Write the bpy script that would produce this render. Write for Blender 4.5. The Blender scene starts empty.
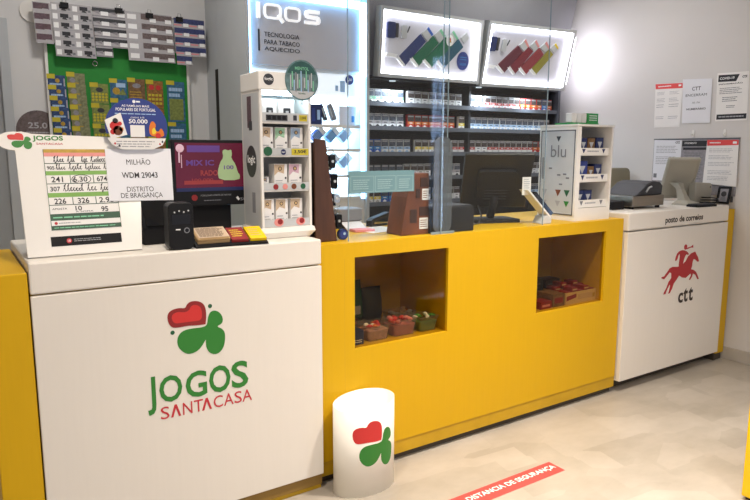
import bpy, bmesh, math, random
from mathutils import Vector, Matrix
random.seed(7)
SC = bpy.context.scene
COL = SC.collection
# ------------------------------------------------------------------ camera
CAM = (-1.2111, -2.2059, 1.3897)
YAW, PITCH, ROLL, FPX = 0.58582, -0.15135, 0.00148, 646.0
cam = bpy.data.cameras.new('camera'); cam_o = bpy.data.objects.new('camera', cam); COL.objects.link(cam_o)
cam.sensor_width = 36.0; cam.lens = FPX * 36.0 / 750.0; cam.clip_start = 0.05
_f = Vector((math.sin(YAW)*math.cos(PITCH), math.cos(YAW)*math.cos(PITCH), math.sin(PITCH)))
_r = Vector((math.cos(YAW), -math.sin(YAW), 0)); _u = _r.cross(_f)
_r2 = _r*math.cos(ROLL) + _u*math.sin(ROLL); _u2 = _u*math.cos(ROLL) - _r*math.sin(ROLL)
_m = Matrix((_r2, _u2, -_f)).transposed().to_4x4(); _m.translation = Vector(CAM)
cam_o.matrix_world = _m
SC.camera = cam_o
# ------------------------------------------------------------------ world, lights, exposure
SC.view_settings.view_transform = 'Standard'; SC.view_settings.look = 'None'
SC.view_settings.gamma = 1.0; SC.view_settings.use_curve_mapping = False
SC.view_settings.exposure = 0.0
SC.cycles.use_denoising = True
SC.cycles.max_bounces = 10; SC.cycles.transparent_max_bounces = 24
W = bpy.data.worlds.new('shop_ambient'); SC.world = W; W.use_nodes = True
W.node_tree.nodes['Background'].inputs[0].default_value = (0.95, 0.93, 1.0, 1)
W.node_tree.nodes['Background'].inputs[1].default_value = 0.55
CEIL = 2.9
def lamp(name, loc, size, power, color, spread=170, rot=(0, 0, 0), sy=None):
    l = bpy.data.lights.new(name, 'AREA'); l.size = size; l.energy = power; l.color = color; l.spread = math.radians(spread)
    if sy: l.shape = 'RECTANGLE'; l.size_y = sy
    o = bpy.data.objects.new(name, l); COL.objects.link(o); o.location = loc; o.rotation_euler = rot
    return o
WARM = (1.0, 0.885, 0.755); NEUT = (1.0, 0.96, 0.92); COOL = (0.80, 0.90, 1.0)
LAMPS = [((-0.72, -0.80, CEIL-.03), .16, 20, WARM, 130), ((0.9, -0.9, CEIL-.03), .18, 33, WARM, 90),
         ((2.2, 0.75, CEIL-.03), .25, 9, NEUT, 160), ((-0.45, 0.95, CEIL-.03), .3, 10, NEUT, 160), ((0.3, -2.7, CEIL-.03), .3, 42, WARM, 150)]  # last pair are added fills for the back-left wall and the counter fronts
for i, (loc, s, pw, c, sp) in enumerate(LAMPS):
    lamp('ceiling_lamp_light', loc, s, pw, c, sp)
# ------------------------------------------------------------------ helpers
def lin(h):
    h = h.lstrip('#'); o = []
    for i in (0, 2, 4):
        c = int(h[i:i+2], 16)/255; o.append(c/12.92 if c <= .04045 else ((c+.055)/1.055)**2.4)
    return o
MATS = {}
def mk(name, hexc, rough=.5, metal=0, spec=.5, var=.06, scale=8, bump=0, emit=0, ecol=None, stretch=None, coat=0):
    m = bpy.data.materials.new(name); m.use_nodes = True; nt = m.node_tree; b = nt.nodes['Principled BSDF']
    c = lin(hexc); b.inputs['Roughness'].default_value = rough; b.inputs['Metallic'].default_value = metal
    b.inputs['Specular IOR Level'].default_value = spec; b.inputs['Coat Weight'].default_value = coat
    tc = nt.nodes.new('ShaderNodeTexCoord'); mp = nt.nodes.new('ShaderNodeMapping'); nz = nt.nodes.new('ShaderNodeTexNoise')
    mp.inputs['Scale'].default_value = stretch or (1, 1, 1); nz.inputs['Scale'].default_value = scale; nz.inputs['Detail'].default_value = 5
    nt.links.new(tc.outputs['Object'], mp.inputs['Vector']); nt.links.new(mp.outputs[0], nz.inputs['Vector'])
    rp = nt.nodes.new('ShaderNodeValToRGB'); rp.color_ramp.elements[0].position = .3; rp.color_ramp.elements[1].position = .7
    rp.color_ramp.elements[0].color = [max(0, x*(1-var)) for x in c]+[1]; rp.color_ramp.elements[1].color = [min(1, x*(1+var)) for x in c]+[1]
    nt.links.new(nz.outputs['Fac'], rp.inputs[0]); nt.links.new(rp.outputs[0], b.inputs['Base Color'])
    if bump:
        bp = nt.nodes.new('ShaderNodeBump'); bp.inputs['Strength'].default_value = bump; bp.inputs['Distance'].default_value = .004
        nt.links.new(nz.outputs['Fac'], bp.inputs['Height']); nt.links.new(bp.outputs[0], b.inputs['Normal'])
    if emit:
        b.inputs['Emission Color'].default_value = (lin(ecol) if ecol else c)+[1]; b.inputs['Emission Strength'].default_value = emit
    MATS[name] = m; return m
def clear(name, tint, gloss=.08, rough=.02, ior=1.35, haze=0.0, hazec='#d8dde0'):
    m = bpy.data.materials.new(name); m.use_nodes = True; nt = m.node_tree; nt.nodes.clear()
    o = nt.nodes.new('ShaderNodeOutputMaterial'); t = nt.nodes.new('ShaderNodeBsdfTransparent'); g = nt.nodes.new('ShaderNodeBsdfGlossy')
    t.inputs[0].default_value = lin(tint)+[1]; g.inputs['Roughness'].default_value = rough
    fr = nt.nodes.new('ShaderNodeFresnel'); fr.inputs[0].default_value = ior
    ge = nt.nodes.new('ShaderNodeNewGeometry'); ma = nt.nodes.new('ShaderNodeMath'); ma.operation = 'MULTIPLY'; inv = nt.nodes.new('ShaderNodeMath'); inv.operation = 'SUBTRACT'; inv.inputs[0].default_value = 1
    nt.links.new(ge.outputs['Backfacing'], inv.inputs[1]); nt.links.new(fr.outputs[0], ma.inputs[0]); nt.links.new(inv.outputs[0], ma.inputs[1])
    mx = nt.nodes.new('ShaderNodeMixShader'); nt.links.new(ma.outputs[0], mx.inputs[0]); nt.links.new(t.outputs[0], mx.inputs[1]); nt.links.new(g.outputs[0], mx.inputs[2])
    last = mx
    if haze:
        d = nt.nodes.new('ShaderNodeBsdfDiffuse'); d.inputs[0].default_value = lin(hazec)+[1]
        m2 = nt.nodes.new('ShaderNodeMixShader'); m2.inputs[0].default_value = haze
        nt.links.new(mx.outputs[0], m2.inputs[1]); nt.links.new(d.outputs[0], m2.inputs[2]); last = m2
    nt.links.new(last.outputs[0], o.inputs[0]); MATS[name] = m; return m
def M(n): return MATS[n]

class Fr:                                            # a flat working frame: a along u, b along v, c out of the face
    def __init__(s, o, u=(1, 0, 0), v=(0, 0, 1), k=1.0):
        s.k = k; s.o = Vector(o); s.u = Vector(u).normalized(); s.v = Vector(v).normalized(); s.n = s.u.cross(s.v)
    def p(s, a, b, c=0): return s.o + (s.u*a + s.v*b + s.n*c)*s.k
    def sub(s, a, b, c=0, ang=0):
        f = Fr(s.p(a, b, c), s.u, s.v)
        f.u, f.v = s.u*math.cos(ang)+s.v*math.sin(ang), s.v*math.cos(ang)-s.u*math.sin(ang); return f
WORLD = Fr((0, 0, 0), (1, 0, 0), (0, 1, 0))
def chaikin(p, n=2):
    for _ in range(n):
        q = []
        for i in range(len(p)):
            a, b = p[i], p[(i+1) % len(p)]
            q += [(a[0]*.75+b[0]*.25, a[1]*.75+b[1]*.25), (a[0]*.25+b[0]*.75, a[1]*.25+b[1]*.75)]
        p = q
    return p
def circ(x, y, r, n=28, ry=None): return [(x+r*math.cos(2*math.pi*i/n), y+(ry or r)*math.sin(2*math.pi*i/n)) for i in range(n)]
def rrect(x0, x1, y0, y1, r, n=5):
    o = []
    for cx, cy, a in ((x1-r, y0+r, -90), (x1-r, y1-r, 0), (x0+r, y1-r, 90), (x0+r, y0+r, 180)):
        for k in range(n+1):
            t = math.radians(a+90*k/n); o.append((cx+r*math.cos(t), cy+r*math.sin(t)))
    return o
TXT = {}
def text_mesh(s, bold):
    k = (s, bold)
    if k not in TXT:
        cu = bpy.data.curves.new('lettering_curve', 'FONT'); cu.body = s; cu.size = 1; cu.offset = bold; cu.resolution_u = 3
        o = bpy.data.objects.new('lettering_curve', cu); COL.objects.link(o)
        dg = bpy.context.evaluated_depsgraph_get(); dg.update(); ev = o.evaluated_get(dg); me = ev.to_mesh()
        vs = [(v.co.x, v.co.y) for v in me.vertices]; fs = [list(p.vertices) for p in me.polygons]
        ev.to_mesh_clear(); bpy.data.objects.remove(o); bpy.data.curves.remove(cu)
        x0 = min(v[0] for v in vs); x1 = max(v[0] for v in vs); y0 = min(v[1] for v in vs); y1 = max(v[1] for v in vs)
        TXT[k] = ([((x-x0)/(x1-x0), (y-y0)/(y1-y0)) for x, y in vs], fs)
    return TXT[k]

class G:
    def __init__(s): s.bm = bmesh.new(); s.mats = []
    def mi(s, m):
        m = M(m) if isinstance(m, str) else m
        if m not in s.mats: s.mats.append(m)
        return s.mats.index(m)
    def face(s, pts, m):
        f = s.bm.faces.new([s.bm.verts.new(p) for p in pts]); f.material_index = s.mi(m); return f
    def prism(s, fr, pts, c0, c1, m, m2=None):
        k = s.mi(m); k2 = s.mi(m2) if m2 else k
        lo = [s.bm.verts.new(fr.p(a, b, c0)) for a, b in pts]; hi = [s.bm.verts.new(fr.p(a, b, c1)) for a, b in pts]; n = len(pts)
        for vs, q in ((lo[::-1], k2), (hi, k)):
            f = s.bm.faces.new(vs); f.material_index = q
        for i in range(n):
            f = s.bm.faces.new((lo[i], lo[(i+1) % n], hi[(i+1) % n], hi[i])); f.material_index = k2
        return s
    def rect(s, fr, a0, a1, b0, b1, c0, c1, m, m2=None): return s.prism(fr, [(a0, b0), (a1, b0), (a1, b1), (a0, b1)], c0, c1, m, m2)
    def box(s, x0, x1, y0, y1, z0, z1, m): return s.rect(WORLD, x0, x1, y0, y1, z0, z1, m)
    def disc(s, fr, a, b, r, c0, c1, m, n=28, ry=None, m2=None): return s.prism(fr, circ(a, b, r, n, ry), c0, c1, m, m2)
    def frame(s, fr, a0, a1, b0, b1, w, c0, c1, m):  # a rectangular ring
        s.rect(fr, a0, a1, b0, b0+w, c0, c1, m); s.rect(fr, a0, a1, b1-w, b1, c0, c1, m)
        s.rect(fr, a0, a0+w, b0+w, b1-w, c0, c1, m); s.rect(fr, a1-w, a1, b0+w, b1-w, c0, c1, m); return s
    def text(s, fr, st, a0, a1, b0, b1, c, m, bold=0.0):
        vs, fs = text_mesh(st, bold); k = s.mi(m)
        bv = [s.bm.verts.new(fr.p(a0+x*(a1-a0), b0+y*(b1-b0), c)) for x, y in vs]
        for f in fs:
            try: q = s.bm.faces.new([bv[i] for i in f]); q.material_index = k
            except ValueError: pass
        return s
    def lines(s, fr, a0, a1, b0, b1, n, c, m, fill=.45, jit=.25):      # rows of small unreadable print
        h = (b1-b0)/n
        for i in range(n):
            y = b1-(i+.5)*h; x = a0
            xe = a1-(a1-a0)*random.random()*jit
            while x < xe:
                w = min((a1-a0)*random.uniform(.06, .18), xe-x)
                s.face([fr.p(x, y-h*fill/2, c), fr.p(x+w*.86, y-h*fill/2, c), fr.p(x+w*.86, y+h*fill/2, c), fr.p(x, y+h*fill/2, c)], m); x += w
        return s
    def stroke(s, fr, pts, w, c, m):                                  # a pen stroke
        for (a, b), (d, e) in zip(pts, pts[1:]):
            t = Vector((d-a, e-b)); 
            if t.length < 1e-6: continue
            t.normalize(); nx, ny = -t.y*w/2, t.x*w/2; ex, ey = t.x*w*.3, t.y*w*.3
            s.face([fr.p(a-ex+nx, b-ey+ny, c), fr.p(a-ex-nx, b-ey-ny, c), fr.p(d+ex-nx, e+ey-ny, c), fr.p(d+ex+nx, e+ey+ny, c)], m)
        return s
    def tube(s, pts, r, m, n=8, rs=None):
        pts = [Vector(p) for p in pts]; k = s.mi(m); rings = []
        for i, p in enumerate(pts):
            t = (pts[min(i+1, len(pts)-1)]-pts[max(i-1, 0)]).normalized()
            a = Vector((0, 0, 1)) if abs(t.z) < .9 else Vector((1, 0, 0)); x = t.cross(a).normalized(); y = t.cross(x)
            rr = rs[i] if rs else r
            rings.append([s.bm.verts.new(p+x*rr*math.cos(2*math.pi*j/n)+y*rr*math.sin(2*math.pi*j/n)) for j in range(n)])
        for A, B in zip(rings, rings[1:]):
            for j in range(n):
                f = s.bm.faces.new((A[j], A[(j+1) % n], B[(j+1) % n], B[j])); f.material_index = k; f.smooth = True
        for R_ in (rings[0][::-1], rings[-1]):
            f = s.bm.faces.new(R_); f.material_index = k
        return s
    def loft(s, rings, m, close=True, cap0=True, cap1=True, smooth=True):
        k = s.mi(m); vr = [[s.bm.verts.new(p) for p in r] for r in rings]; n = len(rings[0])
        for A, B in zip(vr, vr[1:]):
            for j in range(n if close else n-1):
                f = s.bm.faces.new((A[j], A[(j+1) % n], B[(j+1) % n], B[j])); f.material_index = k; f.smooth = smooth
        if cap0: s.bm.faces.new(vr[0][::-1]).material_index = k
        if cap1: s.bm.faces.new(vr[-1]).material_index = k
        return s
    def build(s, name, parent=None, bevel=0, seg=2, recalc=True, origin=None):
        if recalc: bmesh.ops.recalc_face_normals(s.bm, faces=s.bm.faces)
        me = bpy.data.meshes.new(name); o = bpy.data.objects.new(name, me); COL.objects.link(o)
        chain = Vector((0, 0, 0)); q = parent
        while q: chain += q.location; q = q.parent
        if origin is None and parent is None:
            xs = [v.co for v in s.bm.verts]
            origin = Vector(((min(v.x for v in xs)+max(v.x for v in xs))/2, (min(v.y for v in xs)+max(v.y for v in xs))/2, min(v.z for v in xs)))
        off = Vector(origin) if origin is not None else chain
        bmesh.ops.translate(s.bm, verts=s.bm.verts, vec=-off); s.bm.to_mesh(me); s.bm.free()
        for m in s.mats: me.materials.append(m)
        if parent: o.parent = parent; o.location = off-chain
        else: o.location = off
        if bevel:
            b = o.modifiers.new('bevel', 'BEVEL'); b.width = bevel; b.segments = seg; b.limit_method = 'ANGLE'; b.angle_limit = .6
        return o
def thing(name, loc, label, cat, group=None):
    o = bpy.data.objects.new(name, None); COL.objects.link(o); o.location = loc; o.empty_display_size = .05
    return tag(o, label, cat, group)
def tag(o, label=None, cat=None, group=None, kind=None):
    if label: o['label'] = label
    if cat: o['category'] = cat
    if group: o['group'] = group
    if kind: o['kind'] = kind
    return o
def dup(o, loc, label, group=None, parent=None):
    c = o.copy(); COL.objects.link(c); c.location = loc
    if label: c['label'] = label
    if group: c['group'] = group
    for ch in list(o.children):
        d = ch.copy(); COL.objects.link(d); d.parent = c
        for g in list(ch.children):
            e = g.copy(); COL.objects.link(e); e.parent = d
    return c
def struct(g, name, **k): return tag(g.build(name, **k), kind='structure')

# ------------------------------------------------------------------ materials
mk('laminate_white', '#e4ded5', .42, var=.008, scale=6, stretch=(14, 14, .6), bump=.02)
mk('gloss_white', '#ece9e4', .22, var=.01)
mk('paper', '#eceae8', .7, var=.02)
mk('paper_blue', '#e3e4ea', .7, var=.02)
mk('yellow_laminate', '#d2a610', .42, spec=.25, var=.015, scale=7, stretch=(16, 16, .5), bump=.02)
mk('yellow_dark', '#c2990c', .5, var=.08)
mk('yellow_gloss', '#f2c500', .25)
mk('brown_edge', '#8a6a2c', .5)
mk('shadow_gap', '#1d1a16', .8)
mk('plinth', '#4a4238', .7)
mk('wall_paint', '#dcdbda', .75, var=.02, scale=3, bump=.03)
mk('wall_warm', '#d3d0ce', .75, var=.02, scale=3, bump=.03)
mk('ceiling_paint', '#dcdcda', .8)
mk('grey_panel', '#b9bdc0', .5, var=.02)
mk('grey_door', '#9fa2a4', .5, var=.02)
mk('skirting', '#b3aca2', .5)
mk('green_board', '#1f8a2f', .6, var=.05, scale=30)
mk('jogos_green', '#2a7d2b', .5, var=.02)
mk('jogos_red', '#cc2f2d', .45, var=.02); mk('dark_red', '#8c1f20', .45)
mk('text_red', '#c32b38', .5, var=.02)
mk('ctt_red', '#ab1c25', .45, var=.02)
mk('ctt_brown', '#33281f', .5)
mk('black', '#121214', .4, spec=.3, var=.02); mk('black_matte', '#17171a', .65, spec=.3, var=.02); mk('black_gloss', '#0c0c10', .12)
mk('charcoal', '#34353a', .5); mk('grey', '#85878c', .5); mk('light_grey', '#bfc2c4', .45); mk('dark_grey', '#55585e', .5)
mk('steel', '#958d82', .3, metal=.9, var=.08, scale=4, stretch=(1, 1, 30)); mk('chrome', '#dddddd', .12, metal=1)
mk('beige_plastic', '#a7a396', .5, var=.03); mk('olive_plastic', '#8b8570', .55)
mk('wood_dark', '#4a2d1e', .45, var=.25, scale=5, stretch=(8, 8, .8)); mk('wood_brown', '#723c1c', .45, var=.3, scale=6, stretch=(3, 3, 1)); mk('wood_deep', '#3a1d10', .5)
mk('navy', '#1c2a5c', .5); mk('blue', '#2f62c4', .45); mk('sky_blue', '#2f86c6', .45); mk('pale_blue', '#a9c8e8', .5); mk('teal', '#2b7f86', .5)
mk('deep_blue', '#2b3d86', .45); mk('red', '#c9302f', .5); mk('pink', '#dd8a8f', .5); mk('tub_fill', '#eab0a4', .5, var=.35, scale=60); mk('tub_pink', '#d8737a', .5, var=.3, scale=60); mk('tub_green', '#3f8a52', .5, var=.3, scale=60); mk('salmon', '#e0908a', .5); mk('orange', '#df7a26', .5); mk('yellow', '#e8cf3a', .5)
mk('yellow_tag', '#c9b92c', .5); mk('gold', '#b8952f', .5, var=.2, scale=60); mk('olive', '#7f8a45', .55, var=.3, scale=70); mk('olive_grey', '#80825e', .55, var=.35, scale=70)
mk('green', '#2f9a4e', .5); mk('dark_green', '#1d5a3a', .5); mk('mint', '#7fc8a0', .5); mk('purple_brown', '#5d4750', .6, var=.3, scale=80)
mk('card_blue', '#2c4674', .5, var=.5, scale=80); mk('card_brown', '#7a5a36', .5, var=.4, scale=60); mk('card_orange', '#94642a', .5, var=.45, scale=70); mk('card_teal', '#34688a', .5, var=.35, scale=60)
mk('ticket_white', '#b4b1b4', .6, var=.06, scale=60); mk('ticket_grey', '#908d92', .6, var=.15, scale=70); mk('ticket_brown', '#6b5d5c', .6, var=.3, scale=80); mk('ticket_blue', '#38406e', .6, var=.3, scale=80)
mk('ink', '#26262c', .6); mk('ink_grey', '#77787e', .6); mk('ink_soft', '#a5a6ab', .6); mk('white_print', '#f4f4f4', .6, var=.01)
mk('warn_photo', '#453b38', .6, var=.6, scale=55); mk('warn_photo_cool', '#4e5563', .6, var=.5, scale=55)
mk('sticker_red', '#df4a48', .5, var=.03); mk('form_green', '#7fae58', .6); mk('form_dark', '#3c5a48', .6)
mk('grey_blue_sign', '#6c9096', .4, var=.02); mk('grey_blue_line', '#9fbabd', .4)
mk('screen_magenta', '#4c1528', .25, emit=.22, ecol='#8c1f45', var=.2, scale=4); mk('screen_violet', '#5b3d80', .3, emit=.16, ecol='#7a46a8'); mk('screen_red', '#8a3032', .3, emit=.18, ecol='#b8403c')
mk('screen_green', '#8fa87a', .3, emit=.3, ecol='#a9b98c'); mk('screen_navy', '#20264f', .3, emit=.2, ecol='#20285a'); mk('screen_pale', '#d7b8c4', .3, emit=.2, ecol='#d7a9bc')
mk('pale_green', '#9cc4a4', .6); mk('pale_blue_grey', '#9fb4cc', .6); mk('pale_pink', '#cfa9b8', .6); mk('pale_tan', '#c8b094', .6)
mk('disc_teal', '#5d7a7c', .5, var=.3, scale=60); mk('disc_dark', '#2b5552', .5, var=.2, scale=40)
mk('sign_green', '#1d6b4c', .5); mk('sign_teal', '#22566c', .5); mk('sign_blue', '#26366e', .5); mk('sign_wine', '#632634', .5); mk('sign_red', '#7e2431', .5); mk('sign_coral', '#95363c', .5); mk('sign_yellow', '#98902a', .5); mk('spill_glow', '#ffffff', .5, emit=26, ecol='#f4f2ff')
mk('kraft', '#c9a878', .65, var=.05); mk('candy_box', '#d9b877', .55, var=.08)
mk('led_cool', '#dff2ff', .5, emit=8, ecol='#86c6ff'); mk('led_white', '#ffffff', .5, emit=6.5, ecol='#f2f2ff'); mk('led_shelf', '#ffffff', .5, emit=15, ecol='#cfeeff')
mk('iqos_panel', '#c6c7ce', .6, var=.01); mk('iqos_letter', '#ffffff', .4, emit=.5, ecol='#ffffff')
mk('lit_back', '#f4f8fb', .5, emit=.85, ecol='#c4e6ff'); mk('lit_white', '#f4f8fb', .5, emit=.6, ecol='#e2f2ff'); mk('lit_panel', '#c6c5cd', .6, emit=.10, ecol='#d8d6e0')
mk('header_grey', '#9c9ca2', .6, var=.03); mk('gondola', '#4a4c53', .6); mk('gondola_dark', '#25262c', .7); mk('shelf_strip', '#5c616a', .5)
mk('lamp_glow', '#ffffff', .5, emit=8, ecol='#fff0dc'); mk('window_glow', '#cfe4ff', .5, emit=14, ecol='#a9cdff')
mk('bin_white', '#f0ece2', .35, var=.02)
clear('acrylic', '#fafcfc', ior=1.33, haze=.008, hazec='#f4f6fa'); clear('acrylic_edge', '#a9bcc4', ior=1.6, haze=.45, hazec='#b9cdd8'); clear('acrylic_grey', '#c4cad0', ior=1.2, haze=.28, hazec='#8e9296')  # slight acrylic haze imitates pale reflections of the bright shop
clear('glass_dark', '#e8e2d4', ior=1.4); clear('tub_clear', '#f2f0ee', ior=1.3, haze=.10, hazec='#d8d2cc')
# floor: pale vinyl with soft mottling
def floor_mat():
    m = bpy.data.materials.new('vinyl_floor'); m.use_nodes = True; nt = m.node_tree; b = nt.nodes['Principled BSDF']
    tc = nt.nodes.new('ShaderNodeTexCoord'); n1 = nt.nodes.new('ShaderNodeTexNoise'); n1.inputs['Scale'].default_value = 3.2; n1.inputs['Detail'].default_value = 8; n1.inputs['Roughness'].default_value = .62
    n2 = nt.nodes.new('ShaderNodeTexVoronoi'); n2.distance = 'CHEBYCHEV'; n2.inputs['Scale'].default_value = 3.4
    mp = nt.nodes.new('ShaderNodeMapping'); mp.inputs['Scale'].default_value = (1, 1.7, 1); mp.inputs['Rotation'].default_value = (0, 0, .12)
    nt.links.new(tc.outputs['Object'], mp.inputs[0]); nt.links.new(mp.outputs[0], n1.inputs[0]); nt.links.new(mp.outputs[0], n2.inputs['Vector'])
    mx = nt.nodes.new('ShaderNodeMix'); mx.data_type = 'FLOAT'; mx.inputs[0].default_value = .22; nt.links.new(n1.outputs[0], mx.inputs[2])
    sp = nt.nodes.new('ShaderNodeSeparateColor'); nt.links.new(n2.outputs['Color'], sp.inputs[0]); nt.links.new(sp.outputs[0], mx.inputs[3])
    r = nt.nodes.new('ShaderNodeValToRGB'); r.color_ramp.elements[0].position = .3; r.color_ramp.elements[1].position = .7
    r.color_ramp.elements[0].color = lin('#a0988c')+[1]; r.color_ramp.elements[1].color = lin('#b9b1a6')+[1]
    nt.links.new(mx.outputs[0], r.inputs[0]); nt.links.new(r.outputs[0], b.inputs['Base Color']); b.inputs['Roughness'].default_value = .36
    MATS['floor'] = m
floor_mat()

# ------------------------------------------------------------------ the room
RX, BY = 3.12, 2.02
struct(G().box(-2.6, 3.3, -4.2, 2.2, -.05, 0, 'floor'), 'floor')
struct(G().box(-2.6, 3.3, -4.2, 2.2, CEIL, CEIL+.08, 'ceiling_paint'), 'ceiling')
struct(G().box(-2.6, 3.12, BY, BY+.12, 0, CEIL, 'wall_paint'), 'wall_back')
struct(G().box(RX, RX+.12, -4.2, BY+.12, 0, CEIL, 'wall_warm'), 'wall_right')
struct(G().box(-2.6, -2.5, -4.2, BY, 0, CEIL, 'wall_paint'), 'wall_left')
struct(G().box(RX-.014, RX, -4.2, BY, 0, .085, 'skirting'), 'baseboard_right', bevel=.003)
# grey door in the back wall, at the left edge
g = G(); g.box(-.905, -.855, BY-.04, BY, 0, 2.11, 'grey_panel'); g.box(-1.78, -1.73, BY-.04, BY, 0, 2.11, 'grey_panel'); g.box(-1.73, -.905, BY-.04, BY, 2.06, 2.11, 'grey_panel')
struct(g, 'trim_1', bevel=.004)
dr = struct(G().box(-1.73, -.905, BY-.02, BY, 0, 2.06, 'grey_door'), 'door_1')
g = G(); g.tube([(-1.66, BY-.02, 1.0), (-1.66, BY-.07, 1.0), (-1.55, BY-.07, 1.0)], .01, 'chrome'); g.build('door_handle', dr)
# slim daylight window in the right wall, far down the shop
wn = struct(G().box(RX-.01, RX, -3.10, -2.92, .6, 2.35, 'window_glow'), 'window_1')
g = G(); fw = Fr((RX, -2.88, .55), (0, -1, 0), (0, 0, 1)); g.frame(fw, 0, .26, 0, 1.85, .04, 0, .03, 'grey_panel'); g.build('window_frame', wn)
for i, (loc, s, pw, c, sp) in enumerate(LAMPS):
    t = thing('ceiling_lamp', (loc[0], loc[1], CEIL-.02), ['round ceiling lamp above the left counter end', 'round ceiling lamp above the middle of the shop floor', 'round ceiling lamp near the right wall', 'added fill lamp on the ceiling behind the left counter', 'added fill lamp on the ceiling towards the shop entrance'][i], 'ceiling lamp')
    fr = Fr((loc[0], loc[1], CEIL), (1, 0, 0), (0, -1, 0))
    G().disc(fr, 0, 0, s*.62, 0, .02, 'gloss_white', 32).build('lamp_ring', t); G().disc(fr, 0, 0, s*.5, .02, .022, 'lamp_glow', 32).build('diffuser', t)

# ------------------------------------------------------------------ left white counter with the lottery emblem
HEART = [(-0.609,0.82),(-0.605,0.837),(-0.59,0.847),(-0.566,0.85),(-0.545,0.845),(-0.54,0.858),(-0.526,0.868),(-0.501,0.867),(-0.481,0.856),(-0.472,0.836),(-0.471,0.805),(-0.475,0.778),(-0.475,0.778),(-0.505,0.778),(-0.539,0.782),(-0.569,0.78),(-0.593,0.782),(-0.605,0.798)]
HEARTIN = [(-0.595,0.818),(-0.59,0.831),(-0.571,0.837),(-0.547,0.831),(-0.531,0.837),(-0.525,0.852),(-0.506,0.854),(-0.491,0.844),(-0.486,0.823),(-0.489,0.795),(-0.519,0.795),(-0.559,0.796),(-0.586,0.796)]
CLOVER = [(-0.469,0.774),(-0.465,0.804),(-0.455,0.822),(-0.436,0.824),(-0.418,0.811),(-0.409,0.788),(-0.414,0.771),(-0.436,0.764),(-0.413,0.752),(-0.403,0.733),(-0.406,0.696),(-0.417,0.672),(-0.437,0.66),(-0.458,0.665),(-0.472,0.681),(-0.477,0.703),(-0.475,0.726),(-0.487,0.705),(-0.503,0.687),(-0.524,0.679),(-0.544,0.679),(-0.563,0.692),(-0.576,0.711),(-0.579,0.733),(-0.572,0.754),(-0.555,0.767),(-0.525,0.77),(-0.485,0.768)]
def emblem_pts(poly, cx=-.506, cz=.764, s=1): return [((a-cx)*s, (b-cz)*s) for a, b in poly]
F0 = Fr((0, 0, 0))
lc = thing('service_counter', (-.51, .3, 0), 'white laminate counter unit at the left with heart and clover emblem on its front', 'counter', 'white counter units')
G().box(-1.02, 0, 0, .63, .95, 1.05, 'laminate_white').build('counter_cap', lc, bevel=.006)
G().box(-1.02, 0, 0, .022, .07, .945, 'laminate_white').build('front_panel', lc, bevel=.003)
G().box(-1.018, -.002, .022, .60, .0, .95, 'yellow_dark').build('carcass', lc)
tag(G().box(-1.0, -.003, .012, .06, .022, .0695, 'brown_edge').build('plinth', lc), 'brown recessed plinth')
g = G(); g.prism(F0, chaikin(HEART), 0, .0012, 'dark_red'); g.prism(F0, chaikin(HEARTIN), .0012, .0018, 'jogos_red'); g.prism(F0, chaikin(CLOVER), 0, .0012, 'jogos_green')
g.disc(F0, -.456, .842, .0075, 0, .001, 'dark_green', 16); g.disc(F0, -.593, .765, .0075, 0, .001, 'dark_green', 16)
tag(g.build('clover_emblem', lc), 'red heart and green clover emblem')
g = G(); 
for ch, a0, a1, b0, b1 in (('J', -.689, -.660, .482, .620), ('O', -.648, -.568, .517, .614), ('G', -.556, -.478, .514, .612), ('O', -.470, -.389, .514, .617), ('S', -.385, -.319, .516, .619)):
    g.text(F0, ch, a0, a1, b0, b1, .0012, 'jogos_green', .02)
tag(g.build('lettering', lc), 'large green lettering'); g = G()
for ch, a0, a1 in (('S', -.647, -.617), ('Λ', -.612, -.576), ('N', -.569, -.535), ('T', -.529, -.496), ('Λ', -.500, -.463), ('C', -.456, -.421), ('A', -.417, -.380), ('S', -.376, -.347), ('A', -.345, -.307)):
    if ch == 'Λ': g.prism(F0, [(a0, .458), ((a0+a1)/2-.004, .503), ((a0+a1)/2+.004, .503), (a1, .458), (a1-.008, .458), ((a0+a1)/2, .49), (a0+.008, .458)], 0, .0012, 'text_red')
    else: g.text(F0, ch, a0, a1, .458, .503, .0012, 'text_red', .0)
g.build('lettering', lc)
# yellow end block left of it
yb = thing('counter_end', (-1.08, .3, 0), 'yellow laminate end block at the far left edge beside the white counter', 'counter')
G().box(-1.142, -1.024, .005, .60, .05, 1.02, 'yellow_laminate').build('panel_body', yb, bevel=.004)
G().box(-1.138, -1.03, .03, .58, 0, .05, 'plinth').build('plinth', yb)

# ------------------------------------------------------------------ yellow counter with two glazed openings
yc = thing('service_counter', (.97, .3, 0), 'long yellow laminate counter with two glazed display openings', 'counter')
WINS = [(.172, .674, .565, .958), (1.265, 1.80, .565, .958)]
X0, X1, Z0, Z1, YF = .002, 1.948, .10, 1.02, .03
g = G()
xs = [X0, WINS[0][0], WINS[0][1], WINS[1][0], WINS[1][1], X1]
for i in (0, 2, 4): g.box(xs[i], xs[i+1], YF, YF+.025, Z0, Z1, 'yellow_laminate')
for w in WINS:
    g.box(w[0], w[1], YF, YF+.025, Z0, w[2], 'yellow_laminate'); g.box(w[0], w[1], YF, YF+.025, w[3], Z1, 'yellow_laminate')
g.rect(F0, .122, .1235, .1, .955, -.0305, -.0299, 'yellow_dark')
g.build('front_panel', yc)
G().box(X0, X1, YF+.0255, .63, .985, 1.02, 'yellow_laminate').build('counter_top', yc, bevel=.002)
G().box(X0, X1, YF+.004, YF+.0245, .036, .0995, 'yellow_dark').build('bottom_rail', yc)
tag(G().box(X0, X1, YF+.03, YF+.06, 0, .0995, 'plinth').build('plinth', yc), 'dark recessed plinth')
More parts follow.
